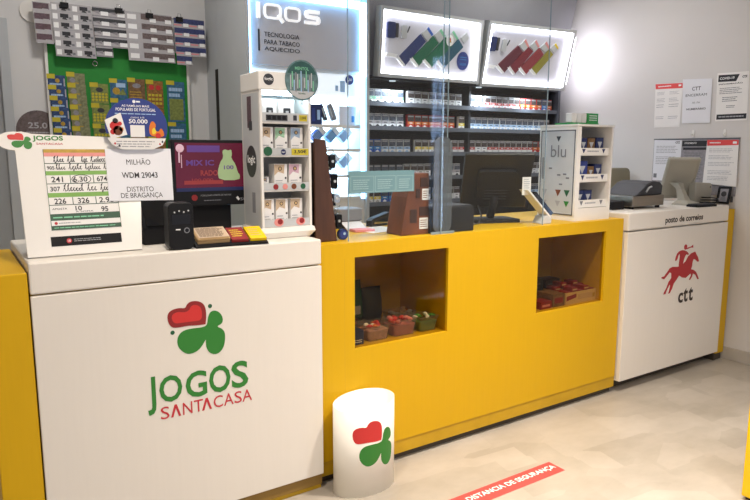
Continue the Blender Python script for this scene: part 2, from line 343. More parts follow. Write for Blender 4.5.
for w in WINS:
    g = G(); d = .42
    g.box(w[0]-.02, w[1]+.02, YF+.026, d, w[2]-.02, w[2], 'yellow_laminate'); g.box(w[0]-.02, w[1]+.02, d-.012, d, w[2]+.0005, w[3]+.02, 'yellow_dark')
    g.box(w[0]-.02, w[0]-.003, YF+.026, d-.013, w[2]+.0005, w[3]+.02, 'yellow_laminate'); g.box(w[1]+.003, w[1]+.02, YF+.026, d-.013, w[2]+.0005, w[3]+.02, 'yellow_laminate')
    g.build('display_niche', yc)
    G().box(w[0]+.001, w[1]-.001, YF+.014, YF+.018, w[2]+.001, w[3]-.001, 'glass_dark').build('glass_pane', yc)

# ------------------------------------------------------------------ right white counter with the post emblem
HORSE = [(2.299,.652),(2.326,.654),(2.356,.678),(2.378,.698),(2.41,.704),(2.461,.699),(2.506,.707),(2.543,.726),(2.565,.754),(2.598,.771),(2.641,.778),(2.651,.764),(2.676,.739),(2.691,.712),(2.673,.711),(2.648,.726),(2.629,.733),(2.619,.714),(2.617,.689),(2.608,.67),(2.639,.662),(2.667,.646),(2.684,.626),(2.704,.598),(2.688,.598),(2.661,.629),(2.633,.64),(2.626,.622),(2.606,.601),(2.593,.605),(2.613,.631),(2.606,.643),(2.581,.632),(2.557,.62),(2.516,.627),(2.482,.643),(2.459,.62),(2.431,.598),(2.418,.57),(2.397,.543),(2.38,.542),(2.387,.554),(2.396,.588),(2.39,.598),(2.371,.576),(2.352,.543),(2.331,.543),(2.337,.555),(2.359,.582),(2.376,.614),(2.402,.636),(2.398,.666),(2.381,.673),(2.351,.651),(2.328,.636),(2.303,.644)]
RIDER = [(2.47,.696),(2.473,.738),(2.477,.772),(2.463,.778),(2.448,.74),(2.428,.737),(2.432,.761),(2.45,.789),(2.491,.8),(2.534,.793),(2.571,.773),(2.564,.761),(2.546,.771),(2.53,.757),(2.52,.733),(2.512,.702)]
HORN = [(2.54,.808),(2.589,.814),(2.612,.823),(2.614,.805),(2.589,.807),(2.545,.800)]
rc = thing('service_counter', (2.475, .3, 0), 'white laminate counter unit at the right with red horse rider emblem', 'counter', 'white counter units')
G().box(1.952, 3.0, 0, .63, .95, 1.05, 'laminate_white').build('counter_cap', rc, bevel=.008)
G().box(1.952, 3.0, 0, .026, .07, .942, 'laminate_white').build('front_panel', rc, bevel=.003)
G().box(1.956, 2.996, .03, .60, .07, .945, 'laminate_white').build('carcass', rc)
tag(G().box(1.97, 2.99, .09, .58, 0, .0698, 'plinth').build('plinth', rc), 'dark recessed plinth')
g = G(); g.prism(F0, HORSE, 0, .0012, 'ctt_red'); g.prism(F0, chaikin(RIDER, 1), .0002, .0014, 'ctt_red'); g.disc(F0, 2.531, .815, .0165, 0, .0012, 'ctt_red', 18); g.prism(F0, HORN, 0, .0012, 'ctt_red')
tag(g.build('horse_rider_emblem', rc), 'red emblem of a horn-blowing rider on a leaping horse')
g = G(); g.text(F0, 'c', 2.490, 2.542, .467, .532, .001, 'ctt_brown', .03); g.text(F0, 't', 2.545, 2.593, .467, .556, .001, 'ctt_brown', .03); g.text(F0, 't', 2.600, 2.650, .467, .556, .001, 'ctt_brown', .03)
g.build('lettering', rc); g = G(); g.text(F0, 'posto de correios', 2.300, 2.698, .964, 1.012, .001, 'ctt_brown', .03); g.build('lettering', rc)
ye = thing('counter_end', (3.05, .3, 0), 'yellow laminate end panel between the right white counter and the wall', 'counter')
G().box(3.005, 3.10, .015, .60, .05, 1.02, 'yellow_laminate').build('panel_body', ye, bevel=.003)
G().box(3.01, 3.095, .03, .58, 0, .05, 'plinth').build('plinth', ye)

# ------------------------------------------------------------------ litter bin, floor strip, yellow stand in the foreground
bx, by, ba, bb = .157, -.064, .140, .088
def bin_pt(t, z, k=1.0): return Vector((bx+ba*k*math.cos(t), by+bb*k*math.sin(t), z))
def rim(t): return .377+.010*math.sin(t)+.006*math.cos(t)
N = 64; bn = thing('litter_bin', (bx, by, 0), 'white oval litter bin with red and green clover on the floor before the yellow counter', 'bin')
T = [2*math.pi*i/N for i in range(N)]
g = G(); g.loft([[bin_pt(t, .0) for t in T], [bin_pt(t, rim(t)) for t in T], [bin_pt(t, rim(t), .975) for t in T], [bin_pt(t, .012, .955) for t in T]], 'bin_white')
b_o = g.build('bin_body', bn)
g = G()
def bin_shape(poly, c, m):                          # wrapped round the front of the oval
    k = g.mi(m); tb = bmesh.new()
    tb.faces.new([tb.verts.new((a, b_, 0)) for a, b_ in emblem_pts(poly)])
    for q in range(-11, 12): bmesh.ops.bisect_plane(tb, geom=tb.verts[:]+tb.edges[:]+tb.faces[:], plane_co=(q*.01, 0, 0), plane_no=(1, 0, 0))
    bmesh.ops.triangulate(tb, faces=tb.faces)
    vm = {}
    for v in tb.verts:
        t = -math.pi/2+(v.co.x-.003)/ba; vm[v] = [g.bm.verts.new(bin_pt(t, v.co.y+.215, 1+q)) for q in (c, c-.005)]
    for f in tb.faces:
        h = g.bm.faces.new([vm[v][0] for v in f.verts]); h.material_index = k
    for e in tb.edges:
        if len(e.link_faces) == 1:
            p_, q_ = e.verts; h = g.bm.faces.new((vm[p_][0], vm[q_][0], vm[q_][1], vm[p_][1])); h.material_index = k
    tb.free()
bin_shape(chaikin(HEART), .008, 'jogos_red'); bin_shape(chaikin(CLOVER), .008, 'jogos_green')
tag(g.build('clover_emblem', bn, recalc=False), 'red heart and green clover emblem')
fs = thing('floor_sticker', (.6, -.4, 0), 'red floor sticker strip with white DISTANCIA DE SEGURANÇA lettering', 'floor sticker')
FF = Fr((0, 0, 0), (1, 0, 0), (0, 1, 0)); G().rect(FF, .18, .966, -.444, -.352, .0002, .0012, 'sticker_red').build('strip', fs)
G().text(FF, 'DISTANCIA DE SEGURANÇA', .44, .953, -.414, -.377, .0016, 'white_print', .02).build('lettering', fs)
ys = thing('display_stand', (1.62, -1.03, 0), 'yellow stand cut off by the bottom right edge of the photo', 'stand')
G().box(1.372, 1.9, -1.10, -.995, 0.015, .42, 'yellow_gloss').build('stand_body', ys, bevel=.006); G().box(1.39, 1.88, -1.09, -1.005, 0, .015, 'black_matte').build('stand_foot', ys)

# ------------------------------------------------------------------ behind the left counter: green board, scratch cards, hanging ticket sheets
BF = Fr((-.7, BY-.03, 1.4))
bd = thing('pin_board', (-.27, BY-.015, .9), 'green pin board on the back wall carrying scratch cards', 'board')
G().rect(BF, .035, .83, -.45, .60, -.02, 0, 'green_board').build('panel', bd)
G().frame(BF, .02, .845, -.465, .615, .015, -.02, .004, 'gloss_white').build('board_frame', bd)
g = G(); g.tube([BF.p(.285, .500, .008) + Vector((.014*math.cos(t*.5), 0, .014*math.sin(t*.5))) for t in range(14)], .003, 'chrome', 6); g.build('hook_ring', bd)
def scratch_card(fr, w, h, body, mark):
    g = G(); g.rect(fr, 0, w, -h, 0, 0, .0015, body)
    g.rect(fr, -.004, w*.42, -.02, .006, .0016, .0026, 'yellow_tag')
    g.rect(fr, w*.9, w*.97, -h*.85, -h*.2, .0016, .002, 'ticket_white' if mark == 'blue' else body)
    if mark == 'blue':
        g.disc(fr, w*.55, -.03, .012, .0016, .0026, 'gold', 14); g.lines(fr, w*.1, w*.85, -h+.005, -.04, 2, .002, 'pale_blue', .5)
    elif mark == 'grid':
        g.disc(fr, w*.5, -.035, .02, .0016, .0022, 'charcoal', 14, ry=.014)
        for i in range(5):
            for j in range(3): g.disc(fr, w*(.12+.19*i), -h*.52-j*h*.15, w*.075, .0016, .0026, 'yellow_tag', 8)
    elif mark == 'multi':
        g.disc(fr, w*.35, -h*.6, w*.22, .0016, .0022, 'gold', 14); g.prism(fr, [(w*.45, -h*.8), (w*.95, -h*.8), (w*.75, -h*.45)], .0016, .0026, 'olive'); g.rect(fr, w*.35, w*.9, -.045, -.02, .0016, .0024, 'pale_blue')
    elif mark == 'brown':
        g.disc(fr, w*.5, -.04, w*.25, .0016, .0022, 'ticket_grey', 16, ry=.014); g.lines(fr, w*.1, w*.9, -h*.95, -h*.5, 4, .0022, 'gold', .4)
    elif mark == 'orange':
        g.disc(fr, w*.3, -.04, .016, .0016, .0022, 'red', 12); g.disc(fr, w*.72, -.04, .016, .0016, .0022, 'red', 12)
        for i in range(4):
            for j in range(3): g.rect(fr, w*(.08+.22*i), w*(.24+.22*i), -h*.48-j*h*.15-.014, -h*.48-j*h*.15, .0016, .0024, 'yellow_tag')
    elif mark == 'tall':
        g.rect(fr, w*.1, w*.9, -h*.95, -h*.42, .0016, .0024, 'olive'); g.lines(fr, w*.1, w*.9, -h*.4, -.03, 2, .0022, 'pale_blue', .6)
    elif mark == 'column':
        g.disc(fr, w*.3, -h*.45, .015, .0016, .0022, 'ticket_grey', 12); g.lines(fr, w*.1, w*.85, -h*.95, -h*.55, 3, .0022, 'gold', .5)
    return g
def column(a, b, w, h, step, n, body, mark, label, group, drift=0, tilt=0):
    first = None
    for i in range(n):
        loc = BF.p(a+drift*i, b-step*i, .004+.0028*i)
        if first is None:
            first = scratch_card(Fr(loc), w, h, body, mark).build('scratch_card', origin=loc); tag(first, label, 'scratch card', group if n > 1 else None)
        else: dup(first, loc, label, group)
column(.026, .420, .092, .085, .061, 7, 'card_blue', 'blue', 'blue scratch card with yellow tab in the left column of the green board', 'blue scratch cards', .003)
column(.129, .437, .095, .09, .062, 7, 'olive_grey', 'column', 'olive grey scratch card with yellow tab in second column of the green board', 'olive grey scratch cards', .002)
column(.252, .385, .098, .115, .120, 4, 'olive', 'grid', 'olive scratch card with yellow dot grid in third column of the green board', 'olive grid scratch cards', .001)
column(.362, .415, .098, .112, .116, 4, 'card_teal', 'multi', 'blue green scratch card in fourth column above the round promotional board', 'fourth column scratch cards')
column(.466, .425, .100, .14, .145, 3, 'card_brown', 'brown', 'brown scratch card in fifth column above the round promotional board', 'brown scratch cards')
column(.575, .420, .100, .165, .17, 3, 'card_orange', 'orange', 'orange scratch card with yellow squares in sixth column of the green board', 'orange scratch cards')
column(.700, .422, .110, .25, .256, 2, 'card_teal', 'tall', 'tall blue scratch card with olive panel in right column of the green board', 'tall blue scratch cards')

def ticket_sheet(name_label, a, b, cw, ch, cols, kind, c=.05, dx=.004):
    """a hanging sheet of small lottery fractions: cols = number of rows in each column"""
    fr = BF.sub(a, b, c); g = G()
    base = {'purple': 'purple_brown', 'white': 'ticket_white', 'grey': 'ticket_grey', 'brown': 'ticket_brown', 'blue': 'ticket_blue'}[kind]
    t = thing('lottery_ticket_sheet', fr.p(sum([cw]*len(cols))/2, -ch*max(cols), 0), name_label, 'lottery tickets')
    for i, n in enumerate(cols):
        x0 = cw*i
        g.prism(fr, [(x0, 0), (x0+cw, 0), (x0+cw+dx*n*.6, -ch*n), (x0+dx*n*.6, -ch*n)], 0, .002, 'ticket_white')
        for j in range(n):
            o = dx*j*.6; y = -ch*j
            if kind == 'purple': g.rect(fr, x0+o+.004, x0+cw-.006+o, y-ch*.66, y-.004, .002, .0028, 'purple_brown'); g.rect(fr, x0+cw*.55+o, x0+cw*.9+o, y-ch*.88, y-ch*.6, .0028, .0032, 'ticket_white')
            elif kind == 'white':
                g.rect(fr, x0+o+cw*.42, x0+cw*.82+o, y-ch*.62, y-ch*.18, .002, .0028, 'ink'); g.prism(fr, [(x0+o+cw*.5, y-ch*.8), (x0+o+cw*.62, y-ch*.45), (x0+o+cw*.78, y-ch*.85)], .0028, .0034, 'charcoal'); g.rect(fr, x0+o+cw*.84, x0+o+cw*.97, y-ch*.75, y-ch*.5, .002, .0028, 'ink_grey'); g.rect(fr, x0+o+cw*.06, x0+o+cw*.3, y-ch*.8, y-ch*.2, .002, .0026, 'white_print'); g.rect(fr, x0+o, x0+o+cw, y-ch*.99, y-ch*.93, .002, .0026, 'ink_soft')
            elif kind == 'grey':
                g.rect(fr, x0+o, x0+cw+o, y-ch*.5, y-ch*.12, .002, .0028, 'charcoal'); g.prism(fr, [(x0+o, y-ch*.5), (x0+o+cw*.4, y-ch*.72), (x0+o+cw*.4, y-ch*.4)], .0028, .0034, 'ticket_grey'); g.rect(fr, x0+o+cw*.5, x0+o+cw*.95, y-ch*.85, y-ch*.45, .0028, .0036, 'white_print'); g.rect(fr, x0+o, x0+o+cw, y-ch*.98, y-ch*.86, .002, .0026, 'ticket_grey')
            elif kind == 'brown':
                if i == 0: g.rect(fr, x0+o+cw*.15, x0+o+cw*.7, y-ch*.75, y-ch*.25, .002, .0028, 'white_print')
                else: g.rect(fr, x0+o, x0+cw+o, y-ch*.68, y-ch*.1, .002, .0028, 'ticket_brown'); g.rect(fr, x0+o+cw*.55, x0+o+cw*.95, y-ch*.9, y-ch*.5, .0028, .0034, 'white_print')
            else:
                g.rect(fr, x0+o, x0+cw+o, y-ch*.6, y-ch*.05, .002, .0028, 'ticket_blue'); g.rect(fr, x0+o, x0+o+cw*.5, y-ch*.82, y-ch*.68, .002, .0028, 'pink'); g.rect(fr, x0+o+cw*.6, x0+o+cw*.95, y-ch*.9, y-ch*.55, .0028, .0034, 'white_print')
    g.build('sheet', t); return t
for kk, (lab, a, b, cw, ch, cols, kind, clips) in enumerate([
    ('short purple lottery ticket sheet hanging at the left end of the row', -.03, .805, .088, .055, [4], 'purple', []),
    ('white lottery ticket sheet with black stars hanging above the green board', .06, .812, .106, .0485, [6, 6], 'white', [(.05, .0)]),
    ('grey lottery ticket sheet hanging in the middle of the row', .276, .815, .092, .056, [5, 4], 'grey', [(.125, .0)]),
    ('brown lottery ticket sheet hanging right of the grey one', .455, .808, .092, .056, [5, 5, 5], 'brown', [(.12, -.002)]),
    ('blue lottery ticket sheet hanging at the right end of the row', .742, .802, .095, .056, [5, 4], 'blue', [(.012, 0)])]):
    t = ticket_sheet(lab, a, b, cw, ch, cols, kind, .05+.004*kk)
    for (ca, cb) in clips:
        g = G(); fr = BF.sub(a+ca, b+cb, .053+.004*kk); g.rect(fr, 0, .042, -.024, .003, 0, .012, 'black_matte'); g.tube([fr.p(.01, .0, .006), fr.p(.012, .022, .008), fr.p(.03, .022, .008), fr.p(.032, 0, .006)], .0018, 'chrome', 6)
        cl = g.build('binder_clip', t)
rl = thing('ticket_rail', BF.p(.45, .83, .02), 'slim metal rail from which the lottery ticket sheets hang', 'rail')
G().tube([BF.p(-.02, .797, .040), BF.p(.92, .797, .040)], .004, 'chrome').build('rod', rl)
for a in (.0, .45, .9): G().tube([BF.p(a, .797, -.03), BF.p(a, .797, .040)], .004, 'chrome').build('bracket', rl)
WF = Fr((-.9, BY, 1.4))
wd = thing('wall_disc', WF.p(.16, .70, 0), 'white round disc on the wall behind the purple ticket sheet', 'wall disc')
G().disc(WF, .175, .765, .062, 0, .012, 'gloss_white', 36).build('plate', wd)
rs = thing('round_sticker', WF.p(.16, .0, 0), 'round dark brown wall sticker with white figures beside the green board', 'sticker')
G().disc(WF, .165, .105, .115, .0005, .004, 'ticket_brown', 40).build('sticker_disc', rs)
G().text(WF, '25.0', .112, .212, .118, .152, .0046, 'ticket_white', .02).lines(WF, .10, .23, .065, .105, 2, .0046, 'ticket_white', .4).build('lettering', rs)

# ------------------------------------------------------------------ things on the left white counter
SF = Fr((-1.01, .093, 1.0525), (1, 0, 0), (0, .3, 1))
st = thing('lottery_notice_stand', (-.83, .12, 1.05), 'white leaning notice stand with a handwritten results form', 'notice stand')
out = [(0, 0), (.352, 0), (.368, .165), (.372, .36), (.345, .395), (.30, .402), (.05, .410), (.02, .4175)] + [(-.0+.048*math.cos(math.radians(t))*1.0-.004, .386+.031*math.sin(math.radians(t))) for t in range(75, 285, 15)] + [(-.003, .345)]
g = G(); g.prism(SF, out, -.006, 0, 'gloss_white'); g.prism(SF, [(0, 0), (.352, 0), (.352, .012), (0, .012)], -.006, .004, 'gloss_white'); g.build('panel', st)
g = G(); 
for a in (.02, .32): g.prism(Fr((-1.01+a, .093, 1.05), (0, 1, 0), (0, 0, 1)), [(.012, 0.0), (.17, 0), (.105, .33)], 0, .006, 'gloss_white')
g.build('back_strut', st)
g = G(); e2 = lambda P: [((a)*.42+.012, (b)*.42+.386) for a, b in emblem_pts(P)]
ee = lambda P: [(a*.34+.013, b*.26+.385) for a, b in emblem_pts(P)]
g.prism(SF, chaikin(ee(HEART)), 0, .0008, 'jogos_red'); g.prism(SF, chaikin(ee(CLOVER)), 0, .0008, 'jogos_green')
g.build('clover_emblem', st)
G().text(SF, 'JOGOS', .050, .142, .383, .404, .0009, 'jogos_green', .03).build('lettering', st); G().text(SF, 'SANTACASA', .060, .140, .373, .380, .0009, 'text_red').build('lettering', st)
fm = G(); fm.rect(SF, .078, .294, .083, .358, 0, .001, 'paper'); fmo = fm.build('results_form', st)
g = G(); c = .0014
g.rect(SF, .078, .294, .346, .358, .0010, c, 'gold'); g.rect(SF, .078, .294, .333, .346, .001, c, 'salmon')
for b0, b1 in ((.269, .283), (.194, .209)): g.rect(SF, .078, .294, b0, b1, .001, c, 'form_green')
for b in (.309, .240, .168, .137): g.rect(SF, .078, .294, b-.0012, b+.0012, .001, c, 'form_dark')
for a in (.15, .222): 
    for b0, b1 in ((.241, .268), (.169, .193)): g.rect(SF, a-.0012, a+.0012, b0, b1, .001, c, 'form_dark')
g.rect(SF, .078, .294, .116, .136, .001, c, 'form_dark'); g.rect(SF, .078, .294, .084, .099, .001, c, 'form_dark'); g.lines(SF, .085, .28, .119, .133, 1, c+.0003, 'mint', .3); g.lines(SF, .085, .28, .087, .096, 1, c+.0003, 'mint', .3)
g.rect(SF, .0765, .078, .083, .358, .001, c, 'form_dark'); g.rect(SF, .2925, .294, .083, .358, .001, c, 'form_dark')
g.disc(SF, .092, .107, .005, .001, c, 'text_red', 12); g.lines(SF, .10, .17, .103, .111, 1, c, 'ink_soft', .4)
g.build('form_print', fmo)
g = G()
def scrawl(a0, a1, b, h, seed, w=.0019):             # joined-up felt pen writing
    r = random.Random(seed); x = a0
    while x < a1-h*.5:
        n = r.randint(3, 7); pts = []; cap = True
        for k in range(n):
            up = 1.15 if cap or r.random() < .2 else r.uniform(.45, .68); lw = h*r.uniform(.34, .52)*(1.3 if cap else 1); loop = r.uniform(.1, .35)*lw; dn = -.35 if r.random() < .12 else 0; cap = False
            pts += [(x, b+h*.08), (x+lw*.35, b+h*up*.6), (x+lw*.55+loop*.4, b+h*up), (x+lw*.45-loop, b+h*up*.75), (x+lw*.5, b+h*dn), (x+lw*.85, b+h*.12)]; x += lw*.9
            if x > a1: break
        g.stroke(SF, pts, w, .0018, 'ink'); x += h*.55
def digits(s, a, b, h):
    g.text(SF, s, a, a+h*.62*len(s), b, b+h, .0018, 'ink', .015)
scrawl(.105, .172, .314, .018, 1, .0022); scrawl(.190, .288, .314, .017, 2, .0022); digits('905', .083, .288, .012); scrawl(.110, .29, .288, .018, 4)
digits('241', .092, .245, .019); digits('6.30', .158, .245, .018); digits('674', .232, .245, .018); g.stroke(SF, [(.184+.03*math.cos(t*.45), .254+.015*math.sin(t*.45)) for t in range(15)], .002, .0018, 'ink')
digits('307', .086, .214, .016); scrawl(.125, .288, .214, .021, 6, .0021); digits('226', .094, .171, .019); digits('326', .165, .171, .019); digits('2.96', .232, .171, .019)
digits('10', .155, .147, .016); digits('95', .235, .140, .018); g.text(SF, 'APOSTA', .085, .13, .152, .158, .0018, 'ink').text(SF, 'A SOMA', .155, .21, .141, .146, .0018, 'ink')
tag(g.build('handwriting', fmo), 'black felt pen handwriting on the form')
g = G(); g.rect(SF, .071, .289, .031, .063, 0, .001, 'black_matte'); g.disc(SF, .125, .047, .008, .001, .0016, 'text_red', 16); g.text(SF, '18', .121, .129, .043, .051, .002, 'white_print').lines(SF, .14, .225, .042, .054, 2, .0014, 'ink_soft', .35); g.build('notice_strip', st)
ms = thing('paper_notice', SF.p(.37, .17, .004), 'white paper with MILHÃO and DISTRITO DE BRAGANÇA taped over the notice stand', 'notice')
G().prism(SF, [(.263, .174), (.482, .169), (.495, .360), (.269, .357)], .004, .0052, 'paper_blue').build('sheet', ms)
TF = SF.sub(.263, .174, .0058, -.012)
G().text(TF, 'MILHÃO', .070, .152, .128, .152, 0, 'ink', 0).build('lettering', ms); G().text(TF, 'WDM 29043', .050, .172, .080, .101, 0, 'ink', .012).build('lettering', ms); G().text(TF, 'DISTRITO', .062, .153, .031, .049, 0, 'ink').text(TF, 'DE BRAGANÇA', .040, .182, .005, .027, 0, 'ink').build('lettering', ms)

RF = Fr((-.6394, .180, 1.0719), k=.9355)
rb = thing('promotional_board', (-.64, .18, 1.37), 'round blue promotional board with 50.000 and playing card fixed to the notice stand top', 'promotional board')
g = G(); cc, cr = (.007, .43), .113
up = [(cc[0]+cr*math.cos(math.radians(t)), cc[1]+cr*math.sin(math.radians(t))*.93) for t in range(-22, 203, 9)]
lo = [(cc[0]+cr*math.cos(math.radians(t)), cc[1]+cr*math.sin(math.radians(t))*.93) for t in range(202, 339, 9)]
g.prism(RF, up, 0, .005, 'deep_blue'); g.build('blue_disc', rb)
g = G(); g.prism(RF, [(-.1, .388), (.112, .388), (.098, .362), (.06, .346), (-.05, .346), (-.082, .362)], .0, .006, 'paper'); g.lines(RF, -.07, .09, .352, .380, 3, .0064, 'ink_soft', .4)
for a, b, m in ((-.075, .368, 'text_red'), (.098, .375, 'ink'), (.088, .366, 'text_red'), (-.06, .36, 'ink')): g.prism(RF, [(a, b-.005), (a+.004, b), (a, b+.005), (a-.004, b)], .006, .0066, m)
g.build('lower_band', rb)
g = G(); g.prism(RF, [(-.107, .452), (-.05, .480), (-.030, .400), (-.088, .384)], .0052, .0064, 'paper')
for a, b, r, m in ((-.075, .432, .016, 'red'), (-.062, .415, .018, 'wood_brown'), (-.07, .45, .010, 'ink'), (-.055, .44, .008, 'red'), (-.08, .41, .010, 'red'), (-.05, .42, .008, 'orange')): g.disc(RF, a, b, r, .0064, .007, m, 9)
g.build('playing_card', rb)
g = G(); g.prism(RF, chaikin([(.052, .395), (.05, .43), (.062, .456), (.078, .44), (.07, .42), (.085, .41), (.095, .43), (.108, .405), (.1, .392)], 2), .0052, .0064, 'orange'); g.prism(RF, chaikin([(.062, .4), (.06, .42), (.07, .43), (.078, .41)], 1), .0064, .007, 'yellow'); g.disc(RF, .083, .398, .01, .0064, .007, 'red', 10); g.build('flame_shape', rb)
g = G(); g.text(RF, 'AS FAMÍLIAS MAIS', -.045, .055, .502, .512, .0054, 'white_print', .01).text(RF, 'POPULARES DE PORTUGAL', -.066, .078, .487, .498, .0054, 'white_print', .01).lines(RF, -.07, .08, .473, .481, 1, .0056, 'pale_blue', .4, 0)
g.text(RF, 'GANHE ATÉ', -.015, .035, .461, .468, .0054, 'white_print').text(RF, '50.000', -.022, .046, .442, .458, .0054, 'white_print', .02); g.disc(RF, .0, .522, .006, .005, .0056, 'white_print', 10); g.rect(RF, .008, .022, .519, .525, .005, .0056, 'white_print'); g.rect(RF, -.018, .034, .392, .436, .005, .0058, 'paper')
g.build('lettering', rb)

# lottery terminal: screen on a black column
tm = thing('lottery_screen', (-.32, .38, 1.05), 'black customer screen showing a magenta picture on the left counter', 'screen')
MF = Fr((-.474, .24, 1.178), (math.cos(-.12), math.sin(-.12), 0), (0, -.06, 1)); MF = Fr(Y := (-.482, .30, 1.176), (1, -.02, 0), (0, 0, 1))
G().rect(MF, 0, .308, 0, .258, -.045, 0, 'black').build('screen_housing', tm, bevel=.004)
g = G(); g.rect(MF, .014, .292, .062, .246, 0, .001, 'screen_magenta'); g.rect(MF, .014, .292, .058, .072, .001, .0014, 'screen_navy')
g.rect(MF, .06, .19, .21, .236, .001, .0014, 'screen_violet'); g.rect(MF, .045, .2, .085, .1, .001, .0014, 'screen_red')
g.text(MF, 'MIX IC', .055, .165, .158, .180, .0016, 'screen_violet', .03).text(MF, 'RADO', .110, .180, .118, .140, .0016, 'screen_red', .03).text(MF, '100.000', .075, .16, .096, .108, .0016, 'screen_red', .02)
g.prism(MF, chaikin([(.185, .10), (.178, .13), (.19, .17), (.205, .19), (.2, .215), (.212, .222), (.225, .216), (.238, .222), (.24, .2), (.236, .188), (.255, .16), (.262, .13), (.272, .118), (.268, .098)], 1), .0012, .0018, 'screen_green'); g.text(MF, '100', .205, .245, .142, .158, .0021, 'screen_violet', .02); g.disc(MF, .033, .225, .016, .001, .0015, 'screen_pale', 14); g.rect(MF, .026, .032, .17, .22, .001, .0015, 'screen_pale'); g.rect(MF, .036, .039, .15, .2, .001, .0015, 'screen_pale')
g.build('display', tm)
g = G(); g.disc(MF, .083, .033, .012, .0, .0012, 'dark_red', 18); g.text(MF, 'PODE JOGAR A PARTIR DE 18 ANOS', .108, .232, .036, .044, .0012, 'ink_soft').lines(MF, .12, .19, .018, .024, 1, .0012, 'ink_grey', .5, 0); g.prism(MF, [(.252, .028), (.262, .016), (.268, .022), (.26, .034)], 0, .0012, 'white_print'); g.text(MF, 'SC', .27, .298, .016, .028, .0012, 'ink_soft'); g.build('bezel_print', tm)
g = G(); g.box(-.405, -.232, .345, .40, 1.062, 1.30, 'black_matte'); g.build('column', tm, bevel=.006)
g = G(); g.box(-.42, -.215, .31, .46, 1.05, 1.062, 'black_matte'); g.build('base_plate', tm, bevel=.004)
lt = thing('lottery_terminal', (-.56, .22, 1.05), 'large black lottery terminal half hidden behind the notice stand', 'terminal')
g = G(); s_fr = Fr((-.625, .20, 1.05), (0, 1, 0), (0, 0, 1)); g.prism(s_fr, [(.0, 0), (.2, 0), (.2, .17), (.12, .185), (.0, .06)], 0, .135, 'black_matte'); g.build('housing', lt, bevel=.006)
g = G(); f2 = Fr((-.618, .2075, 1.115), (1, 0, 0), (0, .12, .125)); g.rect(f2, .008, .122, .0, .13, .0, .004, 'black_gloss'); g.build('touch_screen', lt)
sc = thing('ticket_checker', (-.545, .03, 1.05), 'small upright black ticket checker with rounded top on the left counter', 'ticket checker')
CF = Fr((-.585, .015, 1.05)); g = G(); g.prism(CF, rrect(0, .088, 0, .165, .02), -.06, 0, 'black'); g.build('body', sc, bevel=.004)
g = G(); g.disc(CF, .062, .068, .010, 0, .002, 'grey', 16); g.disc(CF, .062, .068, .007, .002, .0026, 'black_gloss', 16); [g.disc(CF, .022+.016*k, .132+.004*(k % 2), .003, 0, .001, 'light_grey', 8) for k in range(4)]; g.rect(CF, .024, .04, .07, .074, 0, .0012, 'white_print'); g.rect(CF, .012, .076, .09, .125, 0, .0012, 'black_gloss'); g.build('controls', sc)
cr_ = thing('slip_tray', (-.38, .05, 1.05), 'flat black tray with betting slips before the customer screen', 'tray')
KF = Fr((-.492, .012, 1.0505), (1, -.02, 0), (.05, 1, .36)); g = G(); g.prism(Fr(KF.p(0, 0, 0), (.05, 1, 0), (0, 0, 1)), [(0, 0), (.114, 0), (.114, .041)], 0, .27, 'black_matte'); g.rect(KF, 0, .27, 0, .12, 0, .006, 'black_matte'); g.build('tray_body', cr_)
sp0 = G().rect(Fr(KF.p(.01, .02, 0), KF.u, KF.v), 0, .115, 0, .085, .0062, .0078, 'kraft').build('betting_slip', origin=KF.p(.01, .02, .0062))
tag(sp0, 'beige betting slip in the pile on the black slip tray', 'slip', 'beige betting slips')
for i in range(1, 10): dup(sp0, KF.p(.01+.003*math.sin(i*2.1), .02+.002*math.cos(i*1.3), .0062+.0022*i), None)
pr_ = G(); PFt = Fr(KF.p(.013, .022, .0284), KF.u, KF.v); pr_.rect(PFt, 0, .112, 0, .082, .0004, .0016, 'pale_tan'); pr_.lines(PFt, .005, .107, .005, .077, 9, .002, 'wood_deep', .5); tag(pr_.build('betting_slip'), 'printed beige slip topmost of the pile on the black tray', 'slip')
for lab, a, m, z in (('red folded leaflet between the slips and the yellow leaflet', .134, 'dark_red', .0064), ('yellow folded leaflet at the right end of the slip tray', .205, 'yellow_gloss', .0064)):
    f = Fr(KF.p(a, .015, 0), (1, -.1, 0), (.1, 1, .36)); g = G(); g.rect(f, 0, .062, 0, .10, z, z+.010, m); g.prism(f, [(0, 0), (.062, 0), (.062, .1), (0, .1)], z+.010, z+.011, m); g.lines(f, .008, .054, .02, .085, 4, z+.0114, 'yellow' if m == 'dark_red' else 'kraft', .35); tag(g.build('leaflet'), lab, 'leaflet')

# white vape display case
vx, vy = -.2, .105
VF = Fr((vx, vy, 1.05))
vd = thing('display_case', (-.09, .2, 1.05), 'tall white display case with four shelves of vape packs on the left counter', 'display case')
D = .178
g = G(); g.loft([[Vector((vx-.004+k, vy-.004+k if 0 else vy-.004, 1.05)) for k in ()]] if 0 else [[Vector(q) for q in ((vx-.012+e, vy-.012+e, z), (vx+.226-e, vy-.012+e, z), (vx+.226-e, vy+D+.004, z), (vx-.012+e, vy+D+.004, z))] for e, z in ((.018, 1.05), (.0, 1.075), (.004, 1.092), (.012, 1.094))], 'gloss_white', smooth=False); g.build('base', vd)
for a in (0, .206):
    G().box(vx+a, vx+a+.01, vy, vy+D, 1.094, 1.62, 'gloss_white').build('side_panel', vd)
G().box(vx+.010, vx+.206, vy+D-.008, vy+D, 1.094, 1.62, 'light_grey').build('back_panel', vd)
g = G(); g.prism(Fr((vx-.004, vy-.004, 1.618), (1, 0, 0), (0, 0, 1)), rrect(0, .224, 0, .07, .006), -D-.004, 0, 'gloss_white'); g.build('header', vd, bevel=.006)
g = G(); g.disc(VF, .037, .608, .021, .004, .0055, 'charcoal', 28); g.text(VF, 'logic', .021, .053, .601, .616, .006, 'white_print', .02); g.build('header_badge', vd)
